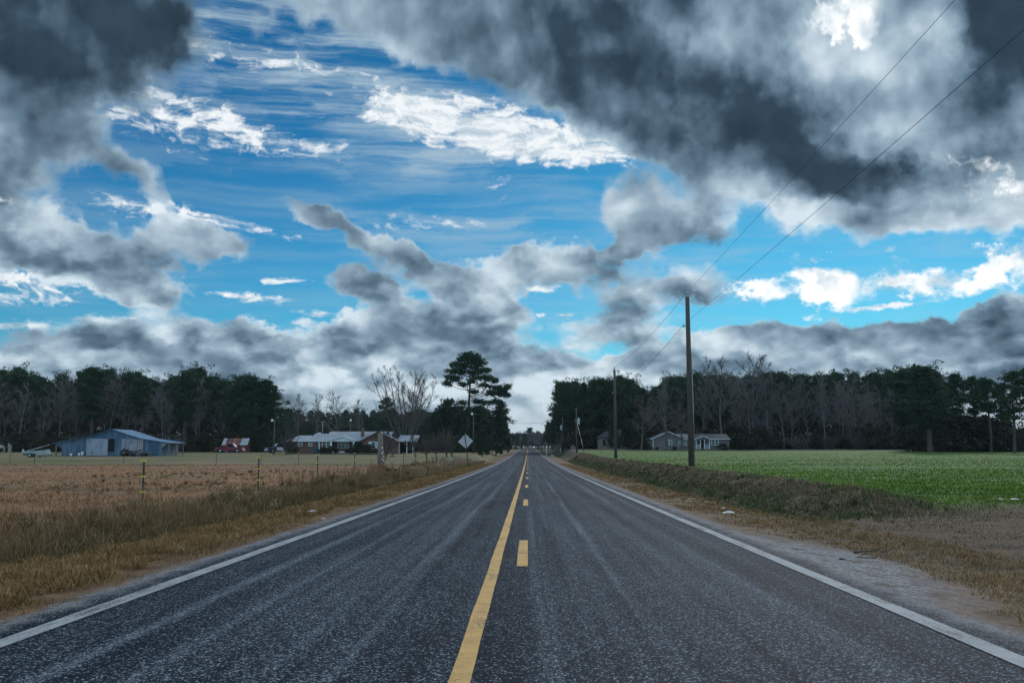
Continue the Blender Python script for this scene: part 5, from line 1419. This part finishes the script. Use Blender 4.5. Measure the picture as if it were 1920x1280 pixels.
# the great pine by the road: trunk, rounded head and a long low arm to the right
def great_pine():
    g = np.random.default_rng(5); H = 20.5
    trunk = [(np.array([0, 0, -.4]), .42), (np.array([.05, 0, 5]), .34), (np.array([.1, 0, 10]), .27), (np.array([.3, 0, 14]), .2), (np.array([.25, 0, 17.5]), .12), (np.array([.1, 0, 20]), .05)]
    segs = [trunk]; C, Rr, T = [], [], []
    # pads of needles: sideways offset, height, half width, half depth
    pads = [(0.2, 20.4, 1.7, .7), (-1.3, 19.6, 1.3, .8), (1.5, 19.7, 1.5, .8), (0.2, 19.0, 2.1, .8), (-2.6, 18.4, 1.2, .55), (2.6, 18.7, 1.0, .5), (-1.5, 18.0, 1.6, .7), (1.4, 17.9, 1.7, .6),
            (-3.1, 17.0, 1.5, .55), (-1.6, 16.7, 1.4, .6), (3.1, 17.1, 1.2, .4), (1.2, 16.6, 1.3, .5), (3.9, 17.2, .7, .3), (-3.6, 15.6, 1.3, .5), (-4.4, 14.4, .9, .5), (-2.6, 15.3, .9, .4), (2.6, 15.6, 1.6, .55), (4.4, 15.2, 1.2, .55), (5.6, 14.9, .8, .4),
            (0.6, 14.8, 1.2, .4), (-1.2, 14.2, 1.0, .4), (3.4, 13.9, 1.5, .45), (5.6, 13.2, 1.6, .6), (7.2, 13.1, 1.3, .6), (8.3, 13.6, .7, .4), (6.6, 12.2, 1.4, .5), (8.0, 12.0, .9, .5), (4.6, 12.3, 1.2, .4), (1.2, 12.6, .8, .35),
            (2.0, 10.6, 1.1, .35), (-1.5, 10.2, 1.0, .35), (4.0, 10.2, 1.5, .4), (6.0, 10.6, 1.0, .4), (-2.4, 9.0, 1.2, .5), (1.5, 8.8, 1.6, .5), (3.5, 8.4, 1.5, .5), (-.8, 8.0, 1.6, .6)]
    for x, z, a, b in pads:
        for _ in range(int(16 + 20 * a * b)):
            C.append(np.array([x + g.normal(0, a * .48), g.normal(0, 1.0), z + g.normal(0, b * .5)])); Rr.append(g.uniform(.40, .72)); T.append(.28 + .5 * g.uniform())
        zz = z - 1.0 - abs(x) * .12; k = np.interp(zz, [p[0][2] for p in trunk], range(6)); o_ = trunk[int(k)][0] + (trunk[min(5, int(k) + 1)][0] - trunk[int(k)][0]) * (k - int(k))
        tip = np.array([x, g.normal(0, .6), z - .1])
        mid = (o_ + tip) / 2 + np.array([0, g.normal(0, .3), -.15 + g.normal(0, .2)])
        segs.append([(o_, .09), (mid, .065), (tip, .03)])
    return tree_parts('great', segs, leaf_arrays(g, C, Rr, 30, .17, .8, .4, T), M['bark_pine'], M['needles'])
gp_k = Kind('pine_tree', great_pine(), 20.9)
single(gp_k, 878, 214, 661, 'towering lone pine with a long low limb reaching over the road', rot=0.0)
# the wide many-stemmed bare tree at the end of the brick house
mk = Kind('bare_tree', make_bare(78, 15.5, .24, .11, 10, 7, .018, .25, 11, 'bark_tan', .95, .05, 6), 15.0)
single(mk, 762, 176, 688, 'wide many-stemmed bare tree behind the carport of the brick house', sx=1.12)
# evergreen clump left of the great pine
for px, d_, tp, lab, k_ in ((838, 190, 752, 'dark rounded evergreen left of the great pine', 1), (820, 196, 775, 'lower dark evergreen at the left of the clump by the pine', 0), (862, 182, 772, 'dark evergreen just left of the great pine trunk', 0), (898, 192, 765, 'dark evergreen right of the great pine trunk', 1),
                            (915, 205, 778, 'shaggy evergreen right of the pine by the roadside lawn', 0), (850, 205, 765, 'tall evergreen behind the clump by the great pine', 1), (930, 220, 772, 'dense evergreen nearest the road on its left side', 1), (905, 170, 805, 'low evergreen bush tree in front of the great pine', 0)):
    single(cedars[k_], px, d_, tp, lab, sx=1.1)
single(pines[2], 940, 250, 752, 'leaning pine whose crown overhangs the left of the road', sx=1.15)
single(pines[0], 722, 200, 745, 'dark pine half hidden behind the many-stemmed bare tree', sx=1.0)
# trees at the right end of the left wood
single(pines[2], 468, 205, 705, 'full dark pine at the right end of the left wood', sx=1.5)
single(pines[4], 502, 207, 712, 'rounded pine ending the left wood beside the open sky', sx=1.5)
single(pines[4], 440, 207, 712, 'full dark pine above the red shed', sx=1.3)
single(cedars[1], 525, 190, 800, 'dark evergreen between the yard lamp and the brick house')
single(cedars[0], 495, 196, 795, 'dark evergreen behind the red shed', sx=1.2)
single(cedars[1], 470, 199, 790, 'broad evergreen close behind the red shed roof', sx=1.2)
for px, d_, tp in ((1150, 196, 778), (1176, 200, 785), (1192, 197, 800)):
    single(cedars[px % 2], px, d_, tp, 'dark evergreen screening the derelict house', 'tree', 'evergreens screening the derelict house', 1.0)
# bare trees showing over the distant wood
for px, tp, lab in ((556, 734, 'bare tree over the distant wood, first from the left'), (592, 735, 'slim bare tree over the distant wood, second from the left'), (633, 732, 'broad bare tree over the distant wood, above the brick house roof'), (676, 745, 'smallest bare tree over the distant wood, fourth from the left')):
    single(bares[2 if px == 633 else (0, 1, 3)[px % 3]], px, 300, tp, lab, sx=1.25 if px == 633 else 1.0)
# taller bare trees over the right wood
for px, tp, lab, sx in ((1245, 688, 'thin bare tree rising over the dark pines left of the tallest pole', .8), (1320, 672, 'bare tree rising just right of the tallest pole', .9), (1355, 665, 'spreading bare tree top over the right wood', 1.3),
                        (1412, 660, 'upright bare tree over the right wood, left of the tallest pair', 1.0), (1445, 658, 'tallest bare tree over the right wood', 1.1), (1548, 688, 'small bare tree top over the middle of the right wood', .8), (1415, 705, 'big pale bare tree at the edge of the green field', 1.5),
                        (1470, 720, 'broad bare tree at the field edge right of the taupe house', 1.3)):
    single(bares[(px // 5) % 4], px, 197, tp, lab, sx=sx)
shade_spots = []
for px, d_, tp, lab in ((1203, 181, 735, 'grey bare tree left of the taupe house'), (1250, 178, 722, 'tall grey bare tree in front of the taupe house gable'), (1277, 178, 770, 'small bare tree before the taupe house windows')):
    shade_spots.append((px, d_, tp, lab))
# right end: the big pine standing out into the field and the open row beyond it
big = single(pines[4], 1744, 157, 686, 'big full pine standing out from the right wood into the field', sx=1.75)
single(pines[2], 1700, 172, 694, 'full pine close behind the big pine at the field', sx=1.6)
for px, d_, tp, lab, k_ in ((1795, 165, 700, 'open pine with sky showing through, first right of the big pine', 0), (1828, 170, 706, 'open pine with sky showing through, second right of the big pine', 1), (1858, 160, 710, 'open pine with sky showing through, third right of the big pine', 3),
                            (1902, 150, 696, 'pine at the right edge of the view', 0), (1945, 150, 690, 'pine just beyond the right edge', 3), (1880, 175, 722, 'lower pine behind the right edge pines', 1)):
    single(pines[k_], px, d_, tp, lab, sx=1.15)

# trees and shrubs about the yards
shade = Kind('bare_tree', make_bare(90, 12.0, .36, .24, 15, 6, .028, .22, 1, 'bark_tan', .8, .05, 5), 12.0)
little = Kind('fruit_tree', make_bare(400, 4.0, .45, .09, 12, 5, .016, .22, 2, 'bark_dark', .55, .03), 4.0)
for px, d_, tp, lab in shade_spots: single(shade, px, d_ - 3, tp, lab)
for px, d_, tp, lab in ((716, 80, 805, 'little bare tree right behind the corner posts'), (801, 118, 815, 'bare fruit tree in the yard left of the road sign'), (838, 130, 805, 'bare fruit tree just left of the brace post'), (850, 134, 808, 'bare fruit tree behind the road sign'),
                        (819, 128, 812, 'slim bare fruit tree between the two larger ones'), (536, 158, 800, 'bare dooryard tree at the left end of the brick house'), (780, 140, 812, 'bare fruit tree right of the carport')):
    single(little, px, d_, tp, lab, 'tree', None, 1.0)
for px, d_, tp, lab, sx in ((545, 165, 828, 'leafy bush at the left corner of the brick house', 1.0), (606, 165, 838, 'low bush under the left window of the brick house', 1.2), (622, 165, 837, 'low bush left of the brick house porch', 1.3), (672, 165, 832, 'round bush right of the brick house porch', 1.5), (690, 163, 834, 'bush under the brick house gable', 1.3),
                            (1356, 178, 832, 'reddish bush at the right end of the taupe house', 1.5), (1214, 180, 832, 'dark bush at the left corner of the taupe house', 1.3), (1232, 178, 838, 'small bush under the taupe house gable', 1.0), (1200, 190, 822, 'dark bush left of the taupe house', 1.2)):
    single(bushes[px % 3], px, d_, tp, lab, 'bush', None, sx)
# thickets along the foot of the woods
def thicket(pxs, d_, n, hmax, label, group, hmin=1.6):
    for _ in range(n):
        px = rng.uniform(*pxs); dd = d_ + rng.uniform(-4, 14); X, Y = place(px, dd)
        if abs(X) < 8.5: continue
        k_ = rng.uniform()
        (bushes[int(rng.integers(0, 3))] if k_ < .72 else shrubs[int(rng.integers(0, 2))]).plant(X, Y, rng.uniform(hmin, hmax), label if k_ < .72 else label.replace('bush', 'leafless shrub'), 'bush' if k_ < .72 else 'shrub', group if k_ < .72 else group.replace('bushes', 'shrubs'), None, rng.uniform(.9, 1.6))
thicket((-60, 520), 208, 85, 4.2, 'dark bush at the foot of the left wood', 'bushes at the foot of the left wood')
thicket((1190, 1760), 196, 90, 4.4, 'dark bush at the foot of the right wood', 'bushes at the foot of the right wood')
thicket((1735, 1990), 166, 46, 5.6, 'dark bush below the open pines at the right edge', 'bushes below the open pines', 3.0)
thicket((1042, 1200), 214, 34, 4.0, 'dark bush below the roadside pines on the right', 'bushes below the roadside pines')
thicket((770, 955), 205, 30, 3.6, 'dark bush between the yard and the roadside evergreens', 'bushes behind the left yard')
# dark brown thicket deep inside the woods, too tangled to count
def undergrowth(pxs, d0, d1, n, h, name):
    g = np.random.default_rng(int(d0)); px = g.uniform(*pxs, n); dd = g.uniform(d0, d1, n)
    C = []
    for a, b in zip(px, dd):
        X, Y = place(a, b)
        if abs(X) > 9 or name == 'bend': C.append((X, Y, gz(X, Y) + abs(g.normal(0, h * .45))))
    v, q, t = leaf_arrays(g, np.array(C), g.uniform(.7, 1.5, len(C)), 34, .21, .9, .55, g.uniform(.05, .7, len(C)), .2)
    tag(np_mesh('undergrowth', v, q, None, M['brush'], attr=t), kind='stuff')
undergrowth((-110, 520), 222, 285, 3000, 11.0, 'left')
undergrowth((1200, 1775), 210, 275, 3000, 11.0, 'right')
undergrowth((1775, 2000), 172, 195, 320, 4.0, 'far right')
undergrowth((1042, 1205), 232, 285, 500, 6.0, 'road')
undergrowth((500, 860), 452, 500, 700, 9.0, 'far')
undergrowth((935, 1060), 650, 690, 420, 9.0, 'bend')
for k_ in pines + bares + cedars + bushes + shrubs + [gp_k, mk, little, shade]:
    if not k_.used:
        for p in k_.parts: bpy.data.objects.remove(p)

# ------------------------------------------------------------------ damp winter air
hz = bpy.data.materials.new('haze'); hz.use_nodes = True
ht = hz.node_tree; ht.nodes.clear()
hv = ht.nodes.new('ShaderNodeVolumePrincipled')
hv.inputs['Color'].default_value = (0.72, 0.80, 0.86, 1)
hv.inputs['Density'].default_value = 0.00008
ht.links.new(hv.outputs[0], ht.nodes.new('ShaderNodeOutputMaterial').inputs['Volume'])
tag(MB().box((-1600, -60, -4.0), (1600, 3190, 34.0)).build('haze', hz), kind='stuff')
